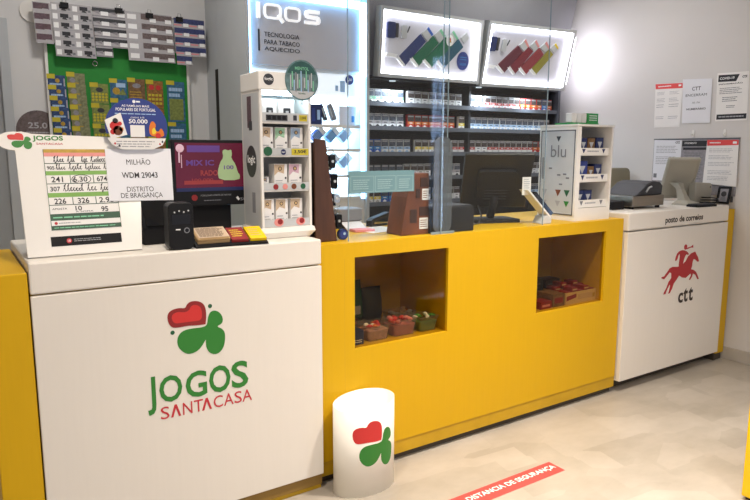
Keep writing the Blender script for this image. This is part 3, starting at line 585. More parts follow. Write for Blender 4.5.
for b, h in ((.449, .037), (.322, .03), (.188, .03), (.046, .03)):
    sh = G(); sh.box(vx+.0105, vx+.2055, vy+.004, vy+D-.009, 1.05+b-.004, 1.05+b+.002, 'gloss_white'); so = sh.build('shelf', vd)
    G().rect(VF, .011, .205, b+.0022, b+h, -.006, -.001, 'light_grey').build('price_rail', so)
g = G(); g.rect(VF, .025, .115, .456, .478, -.001, 0, 'charcoal'); [g.rect(VF, .03+.021*k, .045+.021*k, .46, .474, 0, .0006, 'black') for k in range(4)]; g.build('price_tag', vd)
g = G(); g.rect(VF, .14, .155, .458, .478, -.001, 0, 'charcoal'); g.build('price_tag', vd)
g = G(); g.rect(VF, .165, .2, .456, .48, -.001, 0, 'yellow_tag'); g.text(VF, '3,00€', .17, .196, .462, .475, .0006, 'ink', .01); tag(g.build('price_tag', vd), 'yellow price tag on the top rail')
g = G(); g.rect(VF, .13, .204, .325, .35, -.001, 0.0, 'yellow_tag'); g.text(VF, '3,50€', .14, .195, .33, .346, .0006, 'ink', .02); tag(g.build('price_tag', vd), 'yellow price tag reading 3,50€')
for a, b, r, m, ry in ((.095, .337, .011, 'navy', None), (.03, .340, .018, 'dark_green', None), (.06, .203, .011, 'dark_red', None), (.10, .203, .011, 'salmon', None), (.138, .203, .011, 'wood_brown', None), (.178, .203, .011, 'dark_green', None), (.07, .064, .02, 'salmon', .016), (.165, .064, .02, 'salmon', .016)):
    g = G(); g.disc(VF, a, b, r, -.001, .0004, m, 20, ry=ry)
    if m == 'salmon' and ry: g.disc(VF, a+.005, b+.002, .011, .0004, .0008, 'dark_red', 12)
    if m == 'navy': g.text(VF, 'logic', a-.008, a+.008, b-.004, b+.004, .0008, 'white_print')
    g.build('rail_badge', vd)
g = G(); g.rect(VF, .02, .20, .553, .562, -.03, -.012, 'led_shelf'); g.build('shelf_light', vd)
SdF = Fr((vx, vy+D, 1.05), (0, -1, 0), (0, 0, 1)); g = G(); g.rect(SdF, .012, D-.01, .05, .56, .0005, .0015, 'light_grey'); g.disc(SdF, .09, .30, .05, .0015, .002, 'charcoal', 30, ry=.062); g.text(SdF, 'logic', .055, .128, .285, .325, .0024, 'white_print', .03); g.rect(SdF, .06, .10, .43, .55, .0015, .002, 'purple_brown'); g.rect(SdF, .075, .105, .42, .455, .0015, .0021, 'charcoal'); g.rect(SdF, .09, .12, .10, .18, .0015, .002, 'grey'); g.build('side_graphic', vd)
g = G(); g.disc(VF, .176, .612, .072, .006, .008, 'disc_teal', 40, ry=.077); g.prism(VF, [(.176+.066*math.cos(math.radians(t)), .612+.071*math.sin(math.radians(t))) for t in range(20, 161, 10)], .008, .0084, 'disc_dark'); g.prism(VF, [(.176+.066*math.cos(math.radians(t)), .612+.071*math.sin(math.radians(t))) for t in range(215, 326, 10)], .008, .0084, 'light_grey')
for k in range(14):
    a = .125+.0075*k; g.rect(VF, a, a+.004, .575+.01*math.sin(k*1.7), .63+.018*math.sin(k*2.3), .0084, .009, ['light_grey', 'mint', 'pale_blue', 'ticket_grey'][k % 4])
g.text(VF, 'MENTOL', .146, .206, .650, .662, .009, 'mint', .01); g.rect(VF, .13, .222, .553, .568, .0084, .009, 'light_grey'); g.text(VF, 'logic', .16, .19, .556, .566, .0094, 'dark_green', .02); g.rect(VF, .17, .18, .52, .545, .004, .007, 'tub_clear')
tag(g.build('promotional_disc', vd), 'round dark green cardboard disc with pale sticks and lettering')
def vape_pack(a, b, w, h, accent, lab, style='pouch', grp=None):
    f = VF.sub(a, b, -.03); t = thing('vape_pack', f.p(w/2, 0, -.02), lab, 'vape pack', grp)
    g = G(); g.rect(f, 0, w, 0, h, -.05, 0, 'paper')
    g.build('carton', t)
    g = G()
    if style == 'device': g.prism(f, rrect(w*.3, w*.72, .0, h*.62, .004), 0, .004, 'charcoal'); g.rect(f, w*.42, w*.6, h*.3, h*.5, .004, .0044, 'light_grey')
    else: g.prism(f, [(0, h*.98), (0, h*.55), (w*.3, h*.7), (w*.75, h*.62), (w*.8, h*.98)], 0, .0006, accent); g.disc(f, w*.45, h*.82, w*.15, .0006, .001, 'ink', 12); g.disc(f, w*.45, h*.82, w*.10, .001, .0014, 'kraft', 12); g.disc(f, w*.88, h*.45, w*.08, 0, .0006, 'ink', 8); g.lines(f, w*.1, w*.7, h*.12, h*.4, 3, .0006, 'ink_soft', .35); g.rect(f, w*.85, w*.92, h*.05, h*.25, 0, .0006, 'ink_grey')
    g.build('pack_print', t)
vape_pack(.022, .4515, .062, .088, 'navy', 'left white pack with dark device on the top shelf of the vape case', 'device')
vape_pack(.092, .4515, .068, .088, 'navy', 'middle white pack with dark device on the top shelf of the vape case', 'device')
for i, (a, m, cn) in enumerate(((.014, 'pale_tan', 'beige'), (.075, 'pale_green', 'green'), (.142, 'pale_blue_grey', 'blue'))): vape_pack(a, .3245, .052, .108, m, f'white vape pack with {cn} swirl on the second shelf of the case')
for i, (a, m, cn) in enumerate(((.068, 'pale_tan', 'brown'), (.133, 'pale_pink', 'pink'))): vape_pack(a, .1905, .055, .10, m, f'white vape pack with {cn} swirl on the third shelf of the case')
vape_pack(.014, .1905, .03, .05, 'ticket_grey', 'short white pack at the left of the third case shelf')
for i, (a, pos) in enumerate(((.012, 'left'), (.072, 'middle'), (.136, 'right'))): vape_pack(a, .0485, .052, .105, 'pale_tan', f'{pos} white vape pack with brown swirl on the bottom shelf of the case')

# ------------------------------------------------------------------ back furniture: lit heated-tobacco unit, cigarette gondola, lightbox signs
HX0, HX1, HY = .272, 1.105, 1.352
hu = thing('heated_tobacco_unit', ((HX0+HX1)/2, 1.55, 0), 'tall back-lit shelf unit with glowing cool white edges behind the counter', 'shelf unit')
IFr = Fr((.29, 1.38, 1.0))
G().box(HX0, HX0+.02, HY, 1.80, 0, 2.62, 'grey_panel').build('side_panel', hu)
G().box(HX1-.02, HX1, HY, 1.80, 0, 2.62, 'grey_panel').build('side_panel', hu)
G().box(HX0+.0205, HX1-.0205, 1.58, 1.80, 0, 2.62, 'lit_back').build('back_panel', hu)
G().box(HX0, HX1, HY, 1.80, 2.6205, 2.66, 'grey_panel').build('top_panel', hu)
g = G(); hdr = Fr((HX0+.02, 1.384, 0)); hw = HX1-HX0-.04
g.rect(hdr, .013, hw-.032, 1.89, 2.27, -.03, 0, 'iqos_panel'); g.build('header_panel', hu)
G().box(HX0+.021, HX1-.021, 1.42, 1.579, 1.87, 2.6195, 'gloss_white').build('header_box', hu)
g = G(); g.rect(hdr, .001, .012, 1.86, 2.31, -.02, .028, 'led_cool'); g.rect(hdr, hw-.028, hw-.001, 1.86, 2.31, -.02, .028, 'led_cool'); g.rect(hdr, .013, hw-.030, 2.278, 2.31, -.02, .028, 'led_cool')
g.build('edge_light', hu)
LF = Fr((.29, 1.3835, 1.0)); g = G()
def logo_ring(a0, a1, b0, b1, w, r):
    o = rrect(a0, a1, b0, b1, r); i_ = rrect(a0+w, a1-w, b0+w, b1-w, r*.55); k = g.mi('iqos_letter'); n = len(o)
    for c0 in (.012,):
        ov = [g.bm.verts.new(LF.p(a, b, c0)) for a, b in o]; iv = [g.bm.verts.new(LF.p(a, b, c0)) for a, b in i_]; ol = [g.bm.verts.new(LF.p(a, b, 0)) for a, b in o]; il = [g.bm.verts.new(LF.p(a, b, 0)) for a, b in i_]
        for j in range(n):
            m_ = (j+1) % n
            for q in ((ov[j], ov[m_], iv[m_], iv[j]), (ol[m_], ov[m_], ov[j], ol[j]), (iv[j], iv[m_], il[m_], il[j])): g.bm.faces.new(q).material_index = k
g.rect(LF, .065, .083, 1.145, 1.232, 0, .012, 'iqos_letter'); logo_ring(.108, .218, 1.148, 1.232, .011, .028); g.prism(LF, [(.190, 1.168), (.203, 1.178), (.235, 1.14), (.222, 1.13)], 0, .0121, 'iqos_letter')
logo_ring(.240, .344, 1.146, 1.228, .011, .028)
g.prism(LF, [(.470, 1.226), (.395, 1.226), (.376, 1.220), (.369, 1.206), (.369, 1.196), (.376, 1.182), (.392, 1.176), (.445, 1.176), (.452, 1.171), (.452, 1.166), (.445, 1.161), (.369, 1.161), (.369, 1.144), (.452, 1.144), (.468, 1.150), (.475, 1.163), (.475, 1.175), (.468, 1.189), (.452, 1.194), (.398, 1.194), (.391, 1.198), (.391, 1.203), (.398, 1.208), (.470, 1.208)], 0, .012, 'iqos_letter')
tag(g.build('brand_lettering', hu), 'white glowing header letters')
g = G(); g.rect(LF, .070, .080, .965, 1.085, 0, .002, 'charcoal')
for st_, b0, a1 in (('TECNOLOGIA', 1.048, .335), ('PARA TABACO', 1.006, .337), ('AQUECIDO', .966, .337)): g.text(LF, st_, .108, a1, b0, b0+.026, .002, 'charcoal', .01)
g.build('header_text', hu)
# white product front under the header, lit shelves below it
g = G(); g.box(HX0+.021, HX1-.021, 1.40, 1.579, 1.735, 1.868, 'lit_white'); g.build('product_ledge', hu)
PF2 = Fr((.29, 1.3995, 1.0)); g = G(); g.disc(PF2, .693, .838, .030, 0, .003, 'deep_blue', 24); g.text(PF2, '2,50', .675, .711, .829, .847, .0034, 'white_print', .02); g.build('price_badge', hu); g = G(); g.rect(PF2, .59, .61, .765, .80, 0, .002, 'pale_blue'); g.rect(PF2, .625, .66, .76, .83, 0, .002, 'pale_blue'); g.rect(PF2, .12, .2, .80, .82, 0, .002, 'light_grey'); g.build('ledge_print', hu)
for i, z in enumerate((1.555, 1.405, 1.24, 1.10)):
    so = G().box(HX0+.021, HX1-.021, 1.375, 1.5795, z-.018, z, 'gloss_white').build('shelf', hu)
    G().box(HX0+.03, HX1-.03, 1.555, 1.575, z+.106 if i else z+.135, z+.124 if i else z+.155, 'led_shelf').build('shelf_light', so)
for a, w_ in ((HX0+.021, .011), (HX1-.050, .029)):
    G().box(a, a+w_, 1.372, 1.378, 1.085, 1.862, 'led_cool').build('edge_light', hu)
tag(G().box(HX0+.021, HX1-.021, 1.38, 1.579, 0, 1.0815, 'gloss_white').build('base_cabinet', hu), 'white base cabinet')
sg = thing('wall_slot', (.262, 1.86, 0), 'dark vertical slot between the lit shelf unit and the back wall', 'gap')
G().box(.275, .30, 1.81, BY, 0, 2.62, 'grey_panel').build('filler_panel', sg); tag(G().box(.2735, .2748, 1.815, 1.865, .9, 1.90, 'shadow_gap').build('slot', sg), 'black slot')
def carton(name, x, y, z, w, d, h, m, lab, cat, extra=None, grp=None):
    t = thing(name, (x+w/2, y+d/2, z), lab, cat, grp); f = Fr((x, y, z))
    G().rect(f, 0, w, 0, h, -d, 0, m).build('box_body', t, bevel=.0015)
    if extra: g = G(); extra(g, f); g.build('box_print', t)
    return t
carton('device_box', .705, 1.41, 1.555, .085, .06, .125, 'navy', 'dark blue device box on the top lit shelf', 'box', lambda g, f: (g.rect(f, .015, .035, .02, .10, 0, .001, 'deep_blue'), g.rect(f, .05, .07, .03, .09, 0, .001, 'pale_blue')))
carton('device_box', .40, 1.41, 1.555, .09, .06, .12, 'white_print', 'white device box at the left of the top lit shelf', 'box', lambda g, f: g.rect(f, .02, .05, .02, .09, 0, .001, 'sky_blue'))
carton('device_box', .915, 1.41, 1.555, .125, .06, .122, 'paper_blue', 'large pale device box at the right of the top lit shelf', 'box', lambda g, f: g.rect(f, .09, .11, .02, .06, 0, .001, 'sky_blue'))
for k, (dx, m, w_) in enumerate(((0, 'charcoal', .022), (.055, 'grey', .035))):
    f = Fr((.805+dx, 1.412, 1.5565), (1, 0, 0), (0, 0, 1)).sub(0, .012, 0, .35); g = G(); g.prism(f, rrect(.008, .008+w_, 0.008, .115, .006), -.02, 0, m); g.rect(f, .014, .022, .03, .09, 0, .001, 'light_grey'); tag(g.build('holder_device', bevel=.003), ['dark slim holder device leaning on the top lit shelf', 'grey wide holder device leaning beside the pale box'][k], 'device')
def stick_pack(x, z, m, cap, lab, grp):
    f = Fr((x, 1.43, z), (1, 0, 0), (0, 0, 1)).sub(0, .0385, 0, -math.pi/4); t = thing('stick_pack', (x+.03, 1.43, z), lab, 'tobacco pack', grp)
    g = G(); g.rect(f, -.054, .0, 0.0, .062, -.045, 0, m); [g.rect(f, -.050+.0105*k, -.045+.0105*k, .004, .058, 0, .0008, 'pale_blue') for k in range(5)]; g.build('pack_body', t)
    g = G(); g.rect(f, -.054, .0, .0625, .094, -.045, 0, cap); g.build('pack_lid', t)
for z, sh in ((1.4055, 'middle'), (1.2405, 'lower')):
    for i, (x, m, nm, cn) in enumerate(((.375, 'green', 'green', 'second'), (.47, 'mint', 'mint', 'third'), (.565, 'sky_blue', 'light blue', ''), (.665, 'sky_blue', 'light blue', ''), (.765, 'blue', 'blue', ''), (.865, 'sky_blue', 'light blue', ''), (.96, 'pale_blue', 'pale blue', ''))):
        stick_pack(x, z, m, 'white_print', f'{nm} tilted stick pack with white lid on the {sh} lit shelf', f'{nm} stick packs on the {sh} lit shelf')

# cigarette gondola
GX0, GX1, GY = 1.115, 2.99, 1.42
gd = thing('cigarette_gondola', (2.05, 1.7, 0), 'dark cigarette shelving with rows of packs behind the yellow counter', 'shelving')
G().box(GX0, GX1, 1.70, 1.73, 0, 2.62, 'gondola_dark').build('back_panel', gd)
for x in (GX0, GX1-.025): G().box(x, x+.025, GY, 1.6995, 0, 1.88, 'gondola').build('side_panel', gd)
G().box(2.03, 2.05, GY+.02, 1.6995, .62, 1.86, 'gondola_dark').build('divider', gd)
SHELF = [1.712, 1.553, 1.382, 1.215, 1.045, .87]
for z in SHELF:
    so = G().box(GX0+.0255, GX1-.0255, GY+.01, 1.699, z-.018, z, 'gondola').build('shelf', gd)
    G().rect(Fr((0, GY+.0095, 0)), GX0+.0255, GX1-.0255, z-.022, z+.006, 0, .003, 'shelf_strip').build('price_strip', so)
G().box(GX0+.026, GX1-.026, GY+.005, 1.698, 0, .60, 'gondola').build('base_cabinet', gd)
hf = Fr((GX0, 1.53, 1.885), (1, 0, 0), (0, -.22, 1)); g = G(); g.rect(hf, 0, 1.97, 0, .78, -.03, 0, 'header_grey'); g.build('header_panel', gd)
G().box(GX0, GX1, 1.43, 1.69, 1.862, 1.882, 'gondola_dark').build('canopy', gd)
for x in (1.36, 2.14):
    g = G(); g.disc(Fr((x, 1.46, 1.862), (1, 0, 0), (0, -1, 0)), 0, 0, .022, 0, .006, 'lit_white', 18); g.build('spot_lamp', gd)
    lamp('shelf_fill_light', (x, 1.38, 1.845), .05, 3.2, COOL, 160)  # fill light added to brighten the cigarette packs
lamp('shelf_fill_light', (2.6, 1.38, 1.845), .05, 2.4, COOL, 160)  # one more added fill, without a fixture
def cig(body, lid, mark, cool=False):
    g = G(); f = Fr((0, 0, 0)); w, h, d = .055, .088, .023
    g.rect(f, -w/2, w/2, 0, h, -d, 0, body); g.rect(f, -w/2, w/2, h*.48, h*.97, 0, .0007, 'warn_photo_cool' if cool else 'warn_photo'); g.rect(f, -w/2+.004, w/2-.004, h*.82, h*.92, .0007, .0011, 'ink_soft')
    g.rect(f, -w/2, w/2, h*.26, h*.46, 0, .0007, lid); g.prism(f, [(-w*.28, h*.1), (0, h*.22), (w*.28, h*.1), (w*.2, h*.04), (-w*.2, h*.04)], 0, .0007, mark); g.rect(f, -w*.2, w*.25, h*.33, h*.39, .0007, .001, 'white_print' if lid not in ('white_print', 'ticket_white', 'pale_blue') else 'ink')
    return g
KIND = {'green': ('white_print', 'mint', 'ink', True), 'white': ('white_print', 'white_print', 'ink_soft', False), 'whiteblack': ('white_print', 'ticket_white', 'ink', True), 'red': ('red', 'orange', 'white_print', False),
        'pink': ('white_print', 'red', 'pink', False), 'bluewhite': ('white_print', 'pale_blue', 'pale_blue', True), 'blue': ('blue', 'sky_blue', 'white_print', True), 'yellow': ('white_print', 'yellow', 'ticket_white', False), 'dark': ('charcoal', 'dark_grey', 'light_grey', True), 'redwhite': ('white_print', 'red', 'white_print', False)}
NAMES = {'green': 'white cigarette pack with mint band', 'white': 'plain white cigarette pack', 'whiteblack': 'white cigarette pack with black mark', 'red': 'red and orange cigarette pack', 'pink': 'white cigarette pack with red band and pink mark', 'bluewhite': 'white cigarette pack with pale blue band', 'blue': 'blue cigarette pack', 'yellow': 'white cigarette pack with yellow band', 'dark': 'dark cigarette pack', 'redwhite': 'white cigarette pack with red band'}
ROWS = ['green*5 gap*.5 white*8 whiteblack*2 gap*.4 pink*6 red*4 blue*1 red*3', 'whiteblack*5 gap*.5 red*7 gap*.5 yellow*1 bluewhite*13 yellow*2', 'blue*2 bluewhite*4 gap*.6 yellow*3 white*2 gap*.5 redwhite*3 white*2 redwhite*8 red*4', 'dark*5 white*4 gap*.5 whiteblack*5 dark*4 green*3 white*5 dark*2', 'yellow*2 blue*3 whiteblack*4 gap*.5 white*5 green*4 dark*4 bluewhite*5']
ORD = ['top', 'second', 'third', 'fourth', 'fifth']
PROTO = {}
for ri, row in enumerate(ROWS):
    x = GX0+.062
    for tok in row.split():
        k, n = tok.split('*')
        if k == 'gap': x += float(n)*.06; continue
        for i in range(int(n)):
            if x > GX1-.055: break
            if abs(x-2.04) < .042: x = 2.04+.043
            loc = Vector((x, GY+.034+random.uniform(0, .006), SHELF[ri]+.0004)); lab = f'{NAMES[k]} on the {ORD[ri]} gondola shelf'; grp = f'{NAMES[k]}s on the {ORD[ri]} gondola shelf'
            if k not in PROTO:
                o = cig(*KIND[k]).build('cigarette_pack', origin=(0, 0, 0)); o.location = loc; tag(o, lab, 'cigarette pack', grp); PROTO[k] = o
            else: dup(PROTO[k], loc, lab, grp)
            x += .0615

# two edge-lit lightbox signs on the header
def lightbox(o, yaw, tilt, w, h, lab, sticks, badge):
    f = Fr(o, (math.cos(yaw), math.sin(yaw), 0), (math.sin(yaw)*math.sin(tilt), -math.cos(yaw)*math.sin(tilt), math.cos(tilt)))
    t = thing('lightbox_sign', f.p(0, 0, -.02), lab, 'sign')
    G().rect(f, -w/2, w/2, -.01, h, -.032, -.012, 'lit_panel').build('poster', t)
    g = G(); g.frame(f, -w/2-.022, w/2+.022, -.032, h+.022, .02, -.035, .028, 'light_grey'); g.build('sign_frame', t)
    g = G(); g.frame(f, -w/2, w/2, -.010, h, .028, -.0115, .008, 'led_white'); g.build('edge_light', t)
    cc = -.0115
    for k, (P4, cap, m, ml) in enumerate(sticks):
        g = G(); g.prism(f, P4, cc, cc+.010, m); g.build('printed_pack', t)
        g = G(); g.prism(f, cap, cc, cc+.008, 'light_grey'); A, B = Vector(cap[0]), Vector(cap[1]); D_ = Vector(cap[3]); e = (A+(D_-A)*.45, A); 
        g.prism(f, [tuple(A+(B-A)*.72), tuple(B), tuple(Vector(cap[2])), tuple(Vector(cap[3])+(Vector(cap[2])-Vector(cap[3]))*.72)], cc+.008, cc+.009, ml); g.build('printed_stick', t)
        a, b = P4[0]; d, e_ = P4[1]; g = G(); g.prism(f, [(a, b), (a+.0, b+.012), (d+.002, e_+.012), (d, e_)], cc+.010, cc+.011, 'white_print'); g.prism(f, [(a+.003, b), (d, e_), (d-.012, e_-.0), (a-.02, b+.0)], cc+.0, cc+.012, 'white_print'); g.build('printed_pack_end', t)
    g = G(); g.prism(f, rrect(-.360, -.298, .215, .315, .01), cc, cc+.012, 'navy'); g.build('printed_case', t)
    g = G(); g.prism(f, rrect(-.292, -.272, .222, .312, .006), cc, cc+.010, 'charcoal'); g.build('printed_holder', t)
    g = G(); g.prism(f, rrect(-.245, -.205, .220, .305, .008), cc, cc+.012, 'light_grey'); g.build('printed_case', t)
    g = G(); g.prism(f, [(-.200, .262), (-.194, .260), (-.176, .30), (-.182, .303)], cc, cc+.006, 'charcoal'); g.build('printed_stylus', t)
    g = G(); g.prism(f, [(-.367, .10), (-.285, .094), (-.268, .118), (-.352, .124)], cc, cc+.01, 'white_print'); g.build('printed_carton', t)
    if badge:
        g = G(); g.disc(f, .30, .118, .052, cc, cc+.006, 'deep_blue', 32, ry=.062); g.text(f, '20,50', .272, .328, .085, .103, cc+.0065, 'sky_blue', .02).lines(f, .272, .328, .12, .15, 2, cc+.0065, 'sky_blue', .35, 0); g.build('price_badge', t)
        g = G(); g.disc(f, .163, .243, .032, cc+.010, cc+.013, 'white_print', 20, ry=.038); g.disc(f, .160, .250, .010, cc+.013, cc+.014, 'red', 10); g.prism(f, [(.15, .225), (.175, .232), (.17, .243), (.15, .238)], cc+.013, cc+.014, 'gold'); g.build('printed_seal', t)
    for a in (-.3, .3): 
        g = G(); g.rect(f, a-.02, a+.02, .05, .33, -.10, -.0355, 'grey'); g.build('bracket', t)
    if not badge: g = G(); g.rect(f, w/2+.0225, w/2+.026, .02, h-.03, -.034, .027, 'spill_glow'); tag(g.build('side_light', t), 'added glowing strip along the right side of the sign')  # strip added to throw the bright spill onto the right wall
    return t
lightbox((1.609, 1.38, 1.904), .002, .087, .828, .38, 'left lit sign with blue and green packs above the cigarette shelves', [
    ([(-.264, .097), (-.209, .046), (-.042, .219), (-.091, .261)], [(-.083, .268), (-.026, .313), (.016, .271), (-.026, .218)], 'sign_blue', 'blue'),
    ([(-.153, .10), (-.097, .049), (.067, .217), (.017, .259)], [(.026, .267), (.082, .312), (.126, .27), (.075, .218)], 'sign_green', 'mint'),
    ([(-.047, .096), (.015, .05), (.188, .21), (.125, .262)], [(.142, .265), (.194, .312), (.24, .263), (.192, .225)], 'sign_green', 'mint'),
    ([(.07, .099), (.123, .052), (.29, .211), (.242, .26)], [(.262, .268), (.31, .311), (.342, .276), (.30, .235)], 'sign_teal', 'light_grey')], True)
lightbox((2.491, 1.365, 1.898), -.112, .242, .769, .398, 'right lit sign with red and yellow packs above the cigarette shelves', [
    ([(-.258, .117), (-.19, .064), (-.046, .228), (-.098, .27)], [(-.085, .272), (-.038, .32), (.004, .272), (-.031, .229)], 'sign_wine', 'salmon'),
    ([(-.146, .112), (-.085, .061), (.05, .24), (-.002, .268)], [(.012, .274), (.060, .322), (.102, .279), (.064, .236)], 'sign_red', 'salmon'),
    ([(-.045, .112), (.017, .063), (.155, .224), (.105, .267)], [(.112, .269), (.161, .318), (.204, .274), (.167, .237)], 'sign_coral', 'salmon'),
    ([(.06, .107), (.114, .068), (.248, .23), (.201, .262)], [(.208, .270), (.253, .313), (.29, .28), (.258, .237)], 'sign_yellow', 'yellow')], False)

# ------------------------------------------------------------------ things on and behind the yellow counter
YT = 1.0202
ks = thing('keyring_stand', (.09, .17, YT), 'dark brown wooden wedge stand hung with keyrings beside the white display case', 'keyring stand')
KS = Fr((.032, .105, YT))
G().prism(KS, [(0, 0), (.102, 0), (.052, .415), (.0, .42)], -.014, 0, 'wood_dark').build('side_board', ks, bevel=.003)
G().prism(KS, [(0, 0), (.102, 0), (.052, .415), (.0, .42)], -.20, -.186, 'wood_dark').build('side_board', ks, bevel=.003)
sl = Fr(KS.p(.097, .01, -.015), (0, 1, 0), (-.049, 0, .41)); G().rect(sl, 0, .17, 0, .40, -.008, 0, 'wood_deep').build('sloping_board', ks)
G().rect(KS, .0, .096, .0005, .012, -.185, -.015, 'wood_dark').build('base_board', ks)
def keyring(a, b, m, L, lab):
    p = sl.p(a, b, 0); t = thing('keyring', p, lab, 'keyring', 'keyrings on the brown stand')
    g = G(); g.tube([sl.p(a, b, 0), sl.p(a, b, .05), sl.p(a, b+.006, .052)], .0016, 'chrome', 6); g.build('peg', t)
    h = p + Vector((.040, 0, -.004)); g = G(); g.tube([h + Vector((.011*math.cos(k*.52), 0, -.010+.011*math.sin(k*.52))) for k in range(13)], .0013, 'chrome', 6); g.build('split_ring', t)
    q = Fr(h + Vector((.002, -.008, -.022-L))); g = G(); g.prism(q, rrect(-.012, .014, 0, L, .006), -.012, .0, m); g.disc(q, .001, L*.5, .006, 0, .001, 'light_grey', 12); g.build('fob', t)
FOBS = [('black', .055, 'black'), ('charcoal', .065, 'dark grey'), ('chrome', .04, 'shiny metal'), ('black', .06, 'black'), ('navy', .045, 'navy'), ('charcoal', .05, 'dark grey'), ('chrome', .035, 'shiny metal'), ('black', .05, 'black'), ('red', .03, 'red')]
for r_, b in enumerate((.375, .295, .21, .125)):
    for c_, a in enumerate((.015, .05, .085)):
        m, L, n = FOBS[(r_*3+c_) % 9]; keyring(a, b, m, L, f'{n} keyring hanging on the {["top", "second", "third", "bottom"][r_]} row of the brown stand')
bt = thing('badge_tin', (.176, .13, YT), 'small round blue tin standing at the foot of the brown keyring stand', 'tin')
f = Fr((.176, .125, YT)); G().disc(f, 0, .023, .023, -.018, 0, 'navy', 28).build('tin_body', bt); g = G(); g.disc(f, 0, .023, .017, 0, .001, 'deep_blue', 24); g.disc(f, .004, .026, .006, .001, .002, 'pale_blue', 12); g.build('tin_face', bt)

wt = thing('postcard_wedge', (.54, .12, YT), 'brown wooden wedge display with small framed plaques beside the blue grey sign', 'wedge display')
WT = Fr((.452, .09, YT))
G().prism(WT, [(.0, 0), (.152, 0), (.152, .275), (.07, .275), (.028, .17)], -.12, 0, 'wood_brown').build('wedge_body', wt, bevel=.004)
for a0, a1, b0, b1, m in ((.102, .142, .215, .255, 'wood_deep'), (.112, .147, .155, .205, 'paper'), (.045, .082, .055, .115, 'wood_deep'), (.098, .148, .085, .125, 'wood_deep'), (.098, .146, .025, .075, 'paper'), (.078, .1, .165, .205, 'wood_deep')):
    g = G(); g.rect(WT, a0, a1, b0, b1, 0.0, .003, m)
    if m == 'paper': g.lines(WT, a0+.004, a1-.004, b0+.006, b1-.006, 4, .0033, 'wood_brown', .4)
    g.build('plaque', wt)

bb_ = thing('receipt_printer', (.735, .15, YT), 'black box shaped receipt printer on the yellow counter left of the dark monitor', 'printer')
BB = Fr((.606, .07, YT)); g = G(); g.rect(BB, .0, .255, .0, .118, -.17, 0, 'black_matte'); g.build('printer_case', bb_, bevel=.005)
g = G(); g.rect(Fr(BB.p(0, .118, 0), (1, 0, 0), (0, 1, 0)), .01, .245, .01, .15, .0, .006, 'charcoal'); g.build('lid', bb_, bevel=.003)
g = G(); g.rect(BB, .052, .058, .03, .10, 0, .003, 'chrome'); g.build('edge_highlight', bb_); g = G(); g.prism(BB, [(.018, .058), (.034, .066), (.033, .071), (.017, .063)], 0, .001, 'text_red'); g.build('red_mark', bb_)  # silver highlight on the case edge made as a metal strip

mo = thing('counter_monitor', (1.26, .32, YT), 'large black monitor seen from behind, tilted over the yellow counter', 'monitor')
ya, ti = -.613, .671
MO = Fr((1.275, .382, 1.089), (math.cos(ya), math.sin(ya), 0), (math.sin(ya)*math.sin(ti), -math.cos(ya)*math.sin(ti), math.cos(ti)))
g = G(); g.rect(MO, -.178, .178, 0, .366, -.022, 0, 'black'); g.build('monitor_back', mo, bevel=.006)
g = G(); g.prism(MO, rrect(-.10, .10, .06, .27, .02), 0, .022, 'black_matte'); [g.rect(MO, -.06, .06, .08+.02*k, .086+.02*k, .022, .024, 'charcoal') for k in range(4)]; g.build('rear_housing', mo)
g = G(); g.rect(MO, -.165, .165, .015, .352, -.0235, -.022, 'black_gloss'); g.build('screen', mo)
g = G(); a_ = MO.p(0, .14, -.0); g.tube([(1.24, .36, YT+.02), (1.235, .33, YT+.10), tuple(MO.p(0, .10, .01))], .022, 'black_matte', 10); g.build('stand_neck', mo)
g = G(); g.prism(Fr((1.22, .33, YT), (math.cos(-.3), math.sin(-.3), 0), (-math.sin(-.3), math.cos(-.3), 0)), rrect(-.13, .13, -.10, .10, .03), 0, .016, 'black_matte'); g.build('stand_base', mo)
g = G(); pts = [MO.p(-.08, .02, .01), Vector((1.12, .30, 1.06)), Vector((1.03, .22, 1.03)), Vector((.98, .22, 1.026)), Vector((1.02, .30, 1.026)), Vector((1.05, .42, 1.026))]; g.tube(pts, .004, 'charcoal', 6); g.build('cable', mo)

ph = thing('card_terminal', (1.36, .13, YT), 'white and black card terminal on a slanted holder beside the grey cabinet', 'card terminal')
PH = Fr((1.245, .10, YT), (math.cos(-.18), math.sin(-.18), 0), (0, 0, 1))
g = G(); g.prism(PH, [(.095, 0), (.158, 0), (.158, .045), (.115, .04)], -.08, 0, 'light_grey'); g.build('holder_foot', ph, bevel=.003)
g = G(); g.prism(PH, [(.0, .178), (.014, .178), (.157, .034), (.150, .028), (.098, .05)][:4] , -.075, .0, 'gloss_white'); g.build('terminal_body', ph, bevel=.002)
g = G(); g.prism(PH, [(.044, .1515), (.156, .0385), (.172, .0545), (.060, .1675)], -.072, -.003, 'black_gloss'); g.build('screen_block', ph, bevel=.002)
g = G(); g.rect(PH, -.012, .040, .150, .242, -.03, -.027, 'gloss_white'); g.lines(PH, -.005, .034, .17, .235, 6, -.0265, 'ink_soft', .4); g.build('receipt_card', ph)

